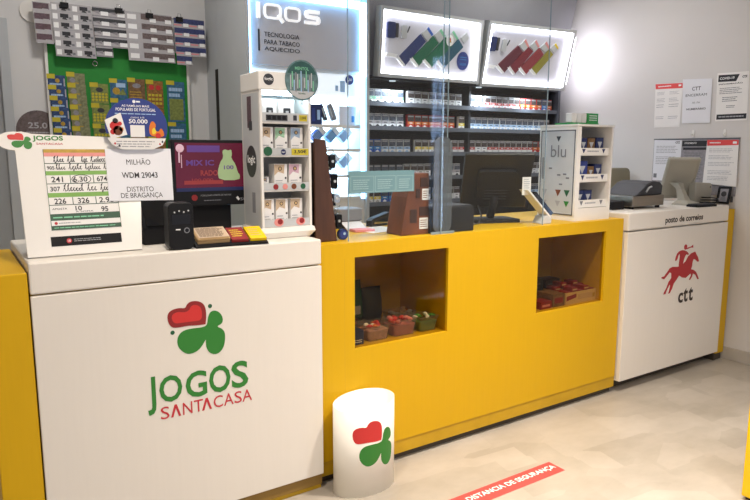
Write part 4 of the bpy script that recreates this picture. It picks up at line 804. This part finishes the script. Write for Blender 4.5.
gp = thing('label_printer', (.42, .5, YT), 'grey desktop printer behind the counter screen with pale paper coming out', 'printer')
G().box(.345, .485, .46, .60, YT+.035, YT+.095, 'grey').build('printer_case', gp, bevel=.006); G().box(.355, .475, .47, .59, YT, YT+.0345, 'dark_grey').build('printer_foot', gp)
G().prism(Fr((.35, .40, YT), (0, 1, 0), (0, 0, 1)), [(0, .001), (.06, .03), (.06, .033), (0, .004)], .01, .12, 'paper_blue').build('paper_output', gp)
tag(G().prism(Fr((0, 0, YT)), [(0, 0)], 0, 0, 'paper').build('x') if 0 else G().rect(Fr((.40, .24, YT), (1, .12, 0), (-.12, 1, 0)), 0, .21, 0, .19, .0002, .0014, 'paper').build('paper_sheet'), 'white paper sheet lying flat on the yellow counter behind the sign', 'paper')
tag(G().rect(Fr((.345, .30, YT), (1, -.1, 0), (.1, 1, 0)), 0, .10, 0, .07, .0002, .012, 'pink').build('note_pad', bevel=.002), 'pink note pad in front of the grey label printer', 'note pad')
dk = thing('chair_arm', (.60, .46, YT), 'black chair arm stand-in on the counter behind the wedge display', 'chair_arm')  # stands in for the dark chair arm behind the counter
g = G(); sf = Fr((.53, .45, YT), (1, .2, 0), (0, 0, 1)); g.prism(sf, [(0, 0), (.15, 0), (.15, .012), (.02, .012), (.03, .03), (.14, .05), (.155, .06), (.13, .066), (.02, .042), (0, .03)], -.04, 0, 'black'); g.build('chair_arm_body', dk, bevel=.003)
g = G(); g.rect(sf, .005, .145, .0125, .016, -.03, -.01, 'chrome'); g.build('chair_arm_rail', dk)

# grey cabinet with coloured triangles, axis aligned on the yellow counter
bx0, bx1, by0, by1, bz1 = 1.58, 1.875, .075, .335, 1.522
bc = thing('display_case', (1.73, .2, YT), 'white cabinet with grey side panel and three shelves of dark packs', 'display case')
for x in (bx0, bx1-.012): G().box(x, x+.012, by0, by1, YT, bz1, 'gloss_white').build('side_panel', bc)
G().box(bx0+.0125, bx1-.0125, by1-.01, by1, YT, bz1, 'light_grey').build('back_panel', bc)
G().box(bx0-.004, bx1+.004, by0-.004, by1+.002, bz1+.0005, bz1+.012, 'gloss_white').build('top_panel', bc, bevel=.003)
G().box(bx0+.0125, bx1-.0125, by0, by1-.0105, YT, 1.088, 'gloss_white').build('base_panel', bc)
G().box(bx0+.0125, bx0+.030, by0, by0+.012, 1.0885, bz1-.001, 'gloss_white').build('front_stile', bc)
BFc = Fr((bx0, by0, 0))
for z, h in ((1.375, .035), (1.232, .038), (1.095, .036)):
    so = G().box(bx0+.013, bx1-.013, by0+.02, by1-.011, z-.006, z, 'gloss_white').build('shelf', bc)
    g = G(); g.rect(BFc, .032, .280, z-.004, z+h, -.018, -.014, 'gloss_white')
    for a in (.07, .235): g.prism(BFc, [(a-.014, z+h*.85), (a+.014, z+h*.85), (a, z+.006)], -.014, -.013, 'navy' if z > 1.1 else 'ink_grey')
    g.lines(BFc, .10, .2, z+.008, z+h-.008, 1, -.0135, 'ink_soft', .4); g.build('price_rail', so)
SB = Fr((bx0, by1, 0), (0, -1, 0), (0, 0, 1))
g = G(); g.rect(SB, .012, .248, 1.05, 1.505, .0005, .002, 'light_grey'); g.frame(SB, .012, .248, 1.05, 1.505, .006, .002, .003, 'dark_grey'); g.build('side_poster', bc)
g = G(); tri = lambda a, b, w, m, hh=.9: G().prism(SB, [(a-w, b), (a+w, b), (a, b-2*w*hh)], .002, .0032, m).build('triangle_mark', bc)
tri(.135, 1.472, .016, 'charcoal'); G().text(SB, 'blu', .085, .190, 1.36, 1.425, .0036, 'ink_grey', .0).build('lettering', bc); G().prism(SB, rrect(.028, .042, 1.24, 1.36, .006), .002, .006, 'grey').build('handle', bc)
for a, m in ((.05, 'ink_soft'), (.145, 'wood_brown'), (.205, 'dark_green')): tri(a, 1.185, .020, m)
for a, m in ((.05, 'ink_soft'), (.145, 'ink_soft'), (.205, 'jogos_green')): tri(a, 1.125, .018, m)
for a, b in ((.085, 1.30), (.145, 1.265), (.185, 1.27), (.205, 1.25), (.16, 1.215)): g.rect(SB, a-.010, a+.012, b-.004, b+.004, .002, .003, 'ink_grey')
g.build('poster_print', bc)
def pod_box(x, z, w, h, m, lab, grp):
    f = Fr((x, by0+.045, z)); t = thing('pod_box', f.p(w/2, 0, -.02), lab, 'vape pack', grp); G().rect(f, 0, w, 0, h, -.06, 0, m).build('carton', t)
    g = G(); g.prism(f, [(w*.2, h*.75), (w*.8, h*.75), (w*.5, h*.35)], 0, .001, 'light_grey'); g.rect(f, w*.15, w*.85, h*.08, h*.2, 0, .001, 'ink_grey'); g.build('pack_print', t)
for (z, row, sn) in ((1.3755, ((.075, .058, .088, 'navy'), (.140, .058, .088, 'card_brown'), (.210, .06, .092, 'navy')), 'top'), (1.2325, ((.060, .085, .108, 'deep_blue'), (.150, .05, .078, 'card_brown'), (.206, .06, .090, 'navy')), 'middle'), (1.0955, ((.065, .06, .085, 'navy'), (.130, .062, .085, 'navy')), 'bottom')):
    for i, (a, w, h, m) in enumerate(row): pod_box(bx0+a, z+.0, w, h, m, f'{["left", "centre", "right"][i]} dark pod box on the {sn} shelf of the white grey-sided cabinet', None)
gx = thing('leaflet_box', (1.72, .2, bz1+.012), 'green leaflet box with white pockets on top of the white grey-sided cabinet', 'box')
LB = Fr((1.60, .15, bz1+.0125)); G().rect(LB, .0, .215, 0, .010, -.10, .02, 'green').build('box_tray', gx); G().rect(LB, .125, .215, .0105, .062, -.05, .015, 'green').build('green_card', gx)
g = G(); g.lines(Fr(LB.p(0, 0, .015), LB.u, LB.v), .14, .205, .02, .055, 3, .0006, 'white_print', .35, 0); g.build('card_print', gx)
for i in range(3): f = Fr(LB.p(.004+.04*i, .0105, 0)); g = G(); g.prism(f, rrect(0, .036, 0, .05, .006), -.03, .012, 'gloss_white'); tag(g.build('white_packet'), f'{["leftmost", "middle", "rightmost"][i]} small white packet standing before the green leaflet card', 'packet')

# clear counter screens
def screen_panel(x0, x1, y, z1, lab, feet):
    t = thing('counter_screen', ((x0+x1)/2, y, YT), lab, 'protective screen')
    G().box(x0, x1, y, y+.004, YT+.001, z1, 'acrylic').build('acrylic_sheet', t)
    for x, s_ in ((x0, -1), (x1, 1)): G().box(min(x, x+s_*.004), max(x, x+s_*.004), y, y+.004, YT+.001, z1, 'acrylic_edge').build('sheet_edge', t)
    for x in feet:
        g = G(); g.prism(Fr((x, y-.055, YT), (0, 1, 0), (0, 0, 1)), rrect(0, .05, .0005, .05, .012), -.003, .003, 'acrylic_edge'); g.build('foot', t)
    return t
screen_panel(.165, .682, .062, 2.25, 'left clear acrylic counter screen in front of the blue grey sign', ())
screen_panel(.640, 1.30, .042, 2.25, 'right clear acrylic counter screen in front of the dark monitor', ())
fn = thing('screen_support', (.655, .13, YT), 'grey translucent rounded support fin where the two acrylic screens meet', 'screen support')
g = G(); g.prism(Fr((.60, .051, YT)), rrect(0, .105, .0005, .435, .045), -.006, 0, 'acrylic_grey'); g.build('fin', fn)
g = G(); g.box(.585, .72, .0475, .0505, YT+.0005, YT+.012, 'acrylic_edge'); g.build('fin_foot', fn)
sn = thing('counter_sign', (.325, .055, 1.22), 'blue grey three panel sign fixed to the left acrylic screen', 'sign')
SN = Fr((.160, .056, 1.219)); G().rect(SN, 0, .332, 0, .091, 0, .003, 'grey_blue_sign').build('sign_plate', sn)
for a0, a1 in ((.008, .122), (.128, .232), (.238, .325)):
    g = G(); g.frame(SN, a0, a1, .005, .070, .0015, .003, .0034, 'grey_blue_line'); g.lines(SN, a0+.012, a1-.012, .014, .058, 5, .0034, 'grey_blue_line', .35); g.build('sign_panel', sn)

# ------------------------------------------------------------------ things on the right white counter and the wall papers
RT = 1.0502
sc_ = thing('postal_scale', (2.33, .28, RT), 'steel postal scale with dark sloping top on the right white counter', 'scale')
G().box(2.185, 2.50, .145, .42, RT+.014, RT+.078, 'steel').build('scale_body', sc_, bevel=.004)
for x in (2.21, 2.47):
    for y in (.17, .39): g = G(); g.disc(Fr((x, y, RT), (1, 0, 0), (0, 1, 0)), 0, 0, .014, 0, .0138, 'black_matte', 14); g.build('foot', sc_)
G().prism(Fr((2.235, .16, RT+.0785), (1, 0, 0), (0, 0, 1)), [(0, 0), (.262, 0), (.268, .055), (.235, .078), (.17, .085), (.11, .07), (.05, .028)], -.22, 0, 'charcoal').build('weighing_top', sc_, bevel=.005)
g = G(); g.tube([(2.33, .156, RT+.10), (2.355, .156, RT+.125), (2.38, .156, RT+.13)], .006, 'light_grey', 8); g.build('trim_bar', sc_)
tag(G().box(2.05, 2.16, .18, .36, RT, RT+.05, 'black_matte').build('cash_tray', bevel=.006), 'low black tray left of the steel postal scale', 'tray')
bm_ = thing('customer_monitor', (2.87, .3, RT), 'beige monitor seen from behind tilted on the right counter', 'monitor')
ya, ti = -.571, .418
BM = Fr((2.86, .302, 1.062), (math.cos(ya), math.sin(ya), 0), (math.sin(ya)*math.sin(ti), -math.cos(ya)*math.sin(ti), math.cos(ti)))
G().rect(BM, -.1055, .1055, 0.02, .311, -.03, 0, 'beige_plastic').build('monitor_back', bm_, bevel=.008)
g = G(); g.frame(BM, -.10, .10, .028, .304, .010, .0, .004, 'beige_plastic'); g.build('back_rim', bm_); g = G(); g.rect(BM, -.095, .095, .035, .298, -.0315, -.03, 'black_gloss'); g.build('screen', bm_)
g = G(); g.loft([[Vector((2.785+dx*w, .165+dy*w+o, z)) for dx, dy in ((-1, -1), (1, -1), (1, 1), (-1, 1))] for z, w, o in ((RT, .065, 0), (RT+.012, .06, 0), (RT+.03, .028, .02), (RT+.10, .018, .05), (RT+.14, .03, .08))], 'beige_plastic', smooth=False); g.build('stand', bm_)
kb = thing('desk_keyboard', (2.82, .10, RT), 'black keyboard lying before the beige monitor', 'keyboard'); f = Fr((2.65, .012, RT), (1, -.06, 0), (.06, 1, 0)); G().rect(f, 0, .20, 0, .078, .0, .014, 'black_matte').build('keyboard_case', kb, bevel=.003)
for r_ in range(4):
    for c_ in range(11):
        g = G(); g.rect(f, .010+.0165*c_, .023+.0165*c_, .006+.0175*r_, .020+.0175*r_, .0142, .018, 'charcoal'); g.build('key', kb)
bt_ = thing('beige_terminal', (2.98, .28, RT), 'low beige plastic terminal housing between the monitor and the wall', 'terminal'); f = Fr((2.893, .175, RT), (1, -.02, 0), (0, 0, 1))
G().prism(f, [(0, 0), (.19, 0), (.19, .118), (.175, .135), (.01, .142), (0, .134)], -.05, 0, 'beige_plastic').build('housing', bt_, bevel=.006); g = G(); g.disc(f, .17, .108, .006, 0, .002, 'dark_grey', 12); g.build('button', bt_)
cb = thing('loose_cable', (2.95, .10, RT), 'coiled black cable lying on the right counter by the wall', 'cable'); g = G(); g.tube([Vector((2.955+.085*math.cos(t*.42)*(1-.008*t), .11+.045*math.sin(t*.42), RT+.006+.0011*t)) for t in range(40)], .004, 'black', 6); g.build('cord', cb)
pf = thing('photo_frame', (3.08, .06, RT), 'small dark frame with a pale picture leaning on the wall by the cable', 'frame'); PFm = Fr((3.075, .135, RT+.001), (0, -1, 0), (.22, 0, 1)); G().frame(PFm, 0, .085, 0, .115, .014, -.008, 0, 'black').build('frame_border', pf); g = G(); g.rect(PFm, .0145, .0705, .0145, .1005, -.007, -.003, 'ticket_grey'); g.disc(PFm, .042, .065, .018, -.003, -.002, 'charcoal', 14); g.prism(PFm, [(.02, .018), (.065, .018), (.055, .045), (.03, .045)], -.003, -.002, 'ink_grey'); g.build('picture', pf)
WP = Fr((RX-.0005, .7, 1.4), (0, -1, 0), (0, 0, 1))
def wall_paper(name, pts, lab, mat='paper', c=0.0):
    t = thing(name, WP.p(sum(p[0] for p in pts)/4, min(p[1] for p in pts), 0), lab, 'notice'); G().prism(WP, pts, c, c+.0012, mat).build('sheet', t); return t, c+.0016
t, c = wall_paper('wall_notice', [(.046, .164), (.243, .162), (.247, .463), (.036, .474)], 'white wall notice with red header, top left of the upper row')
g = G(); g.prism(WP, [(.040, .436), (.247, .429), (.247, .463), (.036, .472)], c-.0004, c, 'sticker_red'); g.lines(WP, .06, .16, .446, .457, 1, c+.0003, 'white_print', .6, 0); g.rect(WP, .215, .235, .443, .455, c, c+.0004, 'white_print'); g.build('header_band', t)
g = G(); 
for b0, b1, n in ((.39, .415, 3), (.34, .37, 3), (.30, .33, 2), (.22, .245, 2)): g.lines(WP, .055, .125, b0, b1, n, c, 'ink_soft', .3); g.lines(WP, .15, .225, b0, b1, n, c, 'ink_soft', .3)
g.build('print', t)
t, c = wall_paper('wall_notice', [(.262, .186), (.461, .185), (.455, .475), (.245, .487)], 'white wall notice with four lines of capitals, middle of the upper row', 'paper_blue', .003)
for tx, a0, a1, b0, b1, bo in (('CTT', .318, .380, .405, .430, .01), ('ENCERRAM', .275, .425, .366, .383, 0), ('ÀS 17H', .325, .380, .318, .332, 0), ('NUMERÁRIO', .287, .424, .274, .291, .02)): G().text(WP, tx, a0, a1, b0, b1, c, 'ink', bo).build('print_line', t)
t, c = wall_paper('wall_notice', [(.495, .192), (.70, .192), (.690, .50), (.485, .505)], 'white wall notice with black slanted header, right of the upper row')
g = G(); g.prism(WP, [(.494, .448), (.612, .444), (.632, .487), (.494, .492)], c-.0004, c, 'ink'); g.text(WP, 'COVID-19', .505, .60, .460, .476, c+.0004, 'white_print', .02); g.build('header_band', t)
G().text(WP, 'ctt', .650, .682, .462, .480, c, 'ink', .02).build('print_line', t); G().text(WP, 'INFORMAÇÃO', .50, .655, .425, .437, c, 'ink', .02).build('print_line', t); g = G(); g.lines(WP, .508, .662, .365, .41, 4, c, 'ink_grey', .35); g.lines(WP, .53, .65, .315, .35, 3, c, 'ink_grey', .4); g.lines(WP, .56, .63, .275, .295, 2, c, 'ink_grey', .4); g.build('print', t)
g = G(); g.rect(WP, .501, .696, .203, .236, c-.0004, c, 'ink'); g.lines(WP, .515, .68, .212, .228, 1, c+.0003, 'ink_soft', .5, 0); g.build('footer_band', t)
nb = thing('notice_rail', WP.p(.36, -.2, 0), 'grey backing board with dark top edge behind the lower row of wall notices', 'board'); G().rect(WP, .057, .668, -.30, .0739, .0, .004, 'ticket_grey').build('backing', nb); G().rect(WP, .055, .670, .074, .083, 0, .005, 'dark_grey').build('top_edging', nb); G().rect(WP, .640, .655, -.34, -.3005, 0, .005, 'dark_grey').build('corner_tab', nb)
t, c = wall_paper('wall_notice', [(.063, -.215), (.268, -.215), (.272, .070), (.060, .076)], 'white printed sheet at the left of the lower row', 'paper_blue', .0045)
g = G(); g.lines(WP, .08, .25, -.02, .035, 5, c, 'ink_soft', .4); g.lines(WP, .08, .25, -.10, -.04, 5, c, 'ink_soft', .4); g.text(WP, 'ctt', .225, .258, .048, .066, c, 'ink', .02); g.rect(WP, .07, .095, -.195, -.165, c-.0004, c, 'ink_grey'); g.build('print', t)
t, c = wall_paper('wall_notice', [(.282, -.27), (.456, -.27), (.456, .064), (.276, .070)], 'sheet with black header in the middle of the lower row', 'ticket_grey', .0045)
g = G(); g.rect(WP, .276, .456, .028, .066, c-.0004, c, 'ink'); g.text(WP, 'ATENDIMENTO', .292, .38, .044, .056, c+.0004, 'white_print', .01); g.rect(WP, .285, .456, .004, .020, c-.0004, c, 'ink'); g.lines(WP, .295, .44, -.2, -.01, 12, c, 'ink_grey', .35); g.build('print', t)
t, c = wall_paper('wall_notice', [(.446, -.222), (.674, -.236), (.667, .068), (.457, .070)], 'white sheet with red header at the right of the lower row', 'paper', .010)
g = G(); g.prism(WP, [(.459, .031), (.667, .035), (.667, .068), (.457, .070)], c-.0004, c, 'sticker_red'); g.lines(WP, .475, .55, .045, .056, 1, c+.0003, 'white_print', .6, 0); g.rect(WP, .63, .655, .044, .058, c, c+.0004, 'white_print'); g.build('header_band', t)
g = G(); [g.lines(WP, .475, .655, b-.03, b, 3, c, 'ink_soft', .3) for b in (.015, -.03, -.075, -.13, -.17)]; g.build('print', t)
for i, a in enumerate((.348, .566)):
    t = thing('wall_hook', WP.p(a, .09, 0), ['left', 'right'][i]+' small white hook on the wall between the two rows of notices', 'hook'); g = G(); g.prism(WP, rrect(a-.008, a+.010, .092, .138, .006), 0, .005, 'gloss_white'); g.build('hook_plate', t)
    g = G(); g.tube([WP.p(a, .115, .004), WP.p(a, .10, .016), WP.p(a, .108, .022)], .003, 'gloss_white', 6); g.build('hook_arm', t)

# office chair behind the right counter
oc = thing('office_chair', (2.98, .85, 0), 'olive office chair whose back shows behind the postal scale', 'chair')
g = G(); cfr = Fr((2.83, .80, 1.02), (1, -.1, 0), (0, .1, 1)); g.prism(cfr, rrect(0, .25, 0, .255, .035), -.05, 0, 'olive_plastic'); g.build('backrest', oc, bevel=.012)
g = G(); g.prism(Fr((2.80, .80, .72), (1, 0, 0), (0, 1, 0)), rrect(0, .3, .02, .40, .06), 0, .07, 'olive_plastic'); g.build('seat', oc, bevel=.012)
g = G(); g.tube([(2.95, 1.02, .06), (2.95, 1.02, .72)], .025, 'black'); g.build('gas_column', oc); g = G(); g.box(2.94, 2.97, .86, .885, .76, 1.06, 'black'); g.build('back_bar', oc)
for k in range(4):
    a = k*math.pi/2+.3; g = G(); g.tube([(2.95, 1.02, .07), (2.95+.15*math.cos(a), 1.02+.15*math.sin(a), .03)], .015, 'black', rs=[.02, .012]); g.disc(Fr((2.95+.15*math.cos(a), 1.02+.15*math.sin(a), .02), (1, 0, 0), (0, 0, 1)), 0, 0, .02, -.01, .01, 'black', 12); g.build('leg', oc)

# ------------------------------------------------------------------ sweets in the two glazed openings
NZ = .5655
def tub(x, y, w, d, h, fill, lab, cols):
    t = thing('sweet_tub', (x+w/2, y+d/2, NZ), lab, 'sweet tub')
    R0 = lambda e, z: [Vector((px, py, z)) for px, py in rrect(x+e, x+w-e, y+e, y+d-e, .015)]
    g = G(); g.loft([R0(.010, NZ), R0(.002, NZ+h), R0(-.003, NZ+h+.002), R0(-.003, NZ+h+.006), R0(.004, NZ+h+.006), R0(.012, NZ+.003)], 'tub_clear', smooth=False); g.build('tub_wall', t)
    g = G(); g.loft([R0(.014, NZ+.004), R0(.007, NZ+h*.72)], fill, smooth=False); g.build('sweet_fill', t)
    return t
def sweets(x, y, w, d, z, n, cols, name, lab, grp, r=.011):
    protos = {}
    for i in range(n):
        m = cols[i % len(cols)]; loc = Vector((x+.018+random.random()*(w-.036), y+.018+random.random()*(d-.036), z+random.random()*.012))
        if m not in protos:
            g = G(); f = Fr((0, 0, 0), (1, 0, 0), (0, 1, 0)); g.loft([[Vector((q*r, rr*r*math.cos(k*math.pi/4), r*.8+rr*r*.8*math.sin(k*math.pi/4))) for k in range(8)] for q, rr in ((-1.5, .5), (-1.0, .25), (-.7, .8), (0, 1), (.7, .8), (1.0, .25), (1.5, .5))], m)
            o = g.build(name, origin=(0, 0, 0)); o.location = loc; tag(o, lab % MN[m], 'sweet', grp); protos[m] = o
        else: o = dup(protos[m], loc, None)
        o.rotation_euler = (0, 0, random.random()*3.1)
MN = {'red': 'red', 'white_print': 'white', 'pink': 'pink', 'orange': 'orange', 'green': 'green', 'black': 'black', 'yellow': 'yellow', 'dark_red': 'dark red', 'gold': 'gold', 'light_grey': 'grey', 'navy': 'navy', 'wood_deep': 'brown', 'kraft': 'beige'}
tub(.268, .075, .125, .11, .062, 'tub_fill', 'left clear sweet tub with mixed red and white sweets in the left opening', 0)
tub(.405, .075, .135, .11, .068, 'tub_pink', 'middle clear sweet tub with pink sweets in the left opening', 0)
tub(.552, .075, .115, .11, .062, 'tub_green', 'right clear sweet tub with green filling in the left opening', 0)
tub(.49, .20, .14, .11, .062, 'ticket_grey', 'clear tub behind the middle and right tubs in the left opening', 0)
sweets(.268, .075, .125, .11, NZ+.046, 14, ['red', 'white_print', 'orange', 'red'], 'wrapped_sweet', '%s wrapped sweet in the left tub of the left opening', 'sweets in the left tub')
sweets(.405, .075, .135, .11, NZ+.050, 14, ['red', 'pink'], 'wrapped_sweet', '%s wrapped sweet in the middle tub of the left opening', 'sweets in the middle tub')
sweets(.552, .075, .115, .11, NZ+.046, 10, ['black', 'white_print', 'green'], 'wrapped_sweet', '%s wrapped sweet in the right tub of the left opening', 'sweets in the right tub')
sweets(.49, .20, .14, .11, NZ+.046, 10, ['light_grey', 'kraft'], 'wrapped_sweet', '%s wrapped sweet in the rear tub of the left opening', 'sweets in the rear tub')
carton('sweet_box', .190, .075, NZ, .055, .07, .062, 'navy', 'dark blue sweet box at the lower left corner of the left opening', 'box', lambda g, f: (g.lines(f, .008, .047, .008, .025, 2, .001, 'white_print', .4)))
tub(.20, .17, .12, .12, .07, 'wood_deep', 'dark filled tub behind the blue box in the left opening', 0)
sweets(.20, .17, .12, .12, NZ+.052, 10, ['wood_deep', 'dark_red'], 'wrapped_sweet', '%s wrapped sweet in the dark tub of the left opening', 'sweets in the dark tub')
sbg = thing('snack_bag', (.33, .33, NZ), 'dark green snack bag standing at the back of the left opening', 'bag')
g = G(); g.loft([[Vector((.33+a*math.cos(k*math.pi/6), .34+b*math.sin(k*math.pi/6), NZ+z)) for k in range(12)] for a, b, z in ((.06, .035, .001), (.075, .045, .06), (.07, .04, .14), (.065, .012, .20), (.065, .004, .225))], 'dark_green'); g.build('bag_body', sbg); G().rect(Fr((.295, .293, NZ)), 0, .07, .07, .11, 0, .002, 'light_grey').build('bag_label', sbg)
sbg = thing('snack_bag', (.46, .35, NZ), 'black snack bag leaning right of the green bag in the left opening', 'bag')
g = G(); g.loft([[Vector((.46+a*math.cos(k*math.pi/6), .35+b*math.sin(k*math.pi/6), NZ+z)) for k in range(12)] for a, b, z in ((.05, .03, .001), (.062, .04, .05), (.06, .035, .12), (.055, .01, .16), (.055, .004, .18))], 'charcoal'); g.build('bag_body', sbg)
cbx = thing('bar_tray', (1.69, .14, NZ), 'pale yellow cardboard tray of red wrapped chocolate bars in the right opening', 'tray')
TB = Fr((1.545, .075, NZ)); g = G(); g.rect(TB, 0, .25, 0, .066, -.002, 0, 'candy_box'); g.build('tray_front', cbx)
g = G(); g.rect(Fr(TB.o, (1, 0, 0), (0, 1, 0)), 0, .25, .0025, .16, 0, .002, 'candy_box'); g.build('tray_bottom', cbx)
for a in (0, .248): g = G(); g.rect(TB, a, a+.002, .0025, .066, -.16, -.0025, 'candy_box'); g.build('tray_side', cbx)
g = G(); g.prism(TB, [(.006, .020), (.085, .034), (.085, .055), (.006, .045)], 0, .001, 'dark_red'); g.text(TB, 'BAR', .02, .072, .03, .044, .0014, 'yellow', .03) if 0 else None; g.rect(TB, .222, .242, .02, .045, 0, .001, 'gold'); g.rect(TB, .10, .22, .02, .05, 0, .001, 'kraft'); g.build('tray_print', cbx)
pb = None
for r_ in range(2):
    for c_ in range(5):
        loc = Vector((1.550+.048*c_, .080+.075*r_, NZ+.045+.02*(c_ % 2)+.014*r_)); lab = ['red wrapped chocolate bar in the front row of the pale tray', 'red wrapped chocolate bar in the back row of the pale tray'][r_]
        if pb is None:
            f = Fr((0, 0, 0)); pb = thing('chocolate_bar', loc, lab, 'chocolate bar', 'chocolate bars in the front row'); g = G(); g.rect(Fr(loc), 0, .045, 0, .024, -.065, 0, 'dark_red'); g.build('wrapper', pb, bevel=.003); g = G(); g.rect(Fr(loc), .006, .04, .008, .016, 0.0004, .001, 'kraft'); g.build('wrapper_print', pb)
        else: dup(pb, loc, lab, ['chocolate bars in the front row', 'chocolate bars in the back row'][r_])
carton('sweet_box', 1.35, .075, NZ, .085, .08, .04, 'dark_red', 'flat dark red sweet box at the left of the right opening', 'box', lambda g, f: g.rect(f, .012, .07, .012, .024, 0, .001, 'salmon'))
carton('sweet_box', 1.445, .075, NZ, .09, .12, .07, 'card_brown', 'brown sweet box between the red box and the pale tray', 'box', lambda g, f: g.rect(f, .012, .075, .02, .05, 0, .001, 'dark_red'))
carton('sweet_box', 1.40, .25, NZ, .16, .09, .12, 'charcoal', 'dark sweet box at the back left of the right opening', 'box', lambda g, f: g.lines(f, .02, .14, .06, .1, 2, .001, 'ink_grey', .4))
carton('sweet_box', 1.60, .27, NZ, .12, .08, .10, 'wood_deep', 'dark brown sweet box at the back right of the right opening', 'box', lambda g, f: g.lines(f, .02, .1, .05, .08, 2, .001, 'ink_grey', .4))
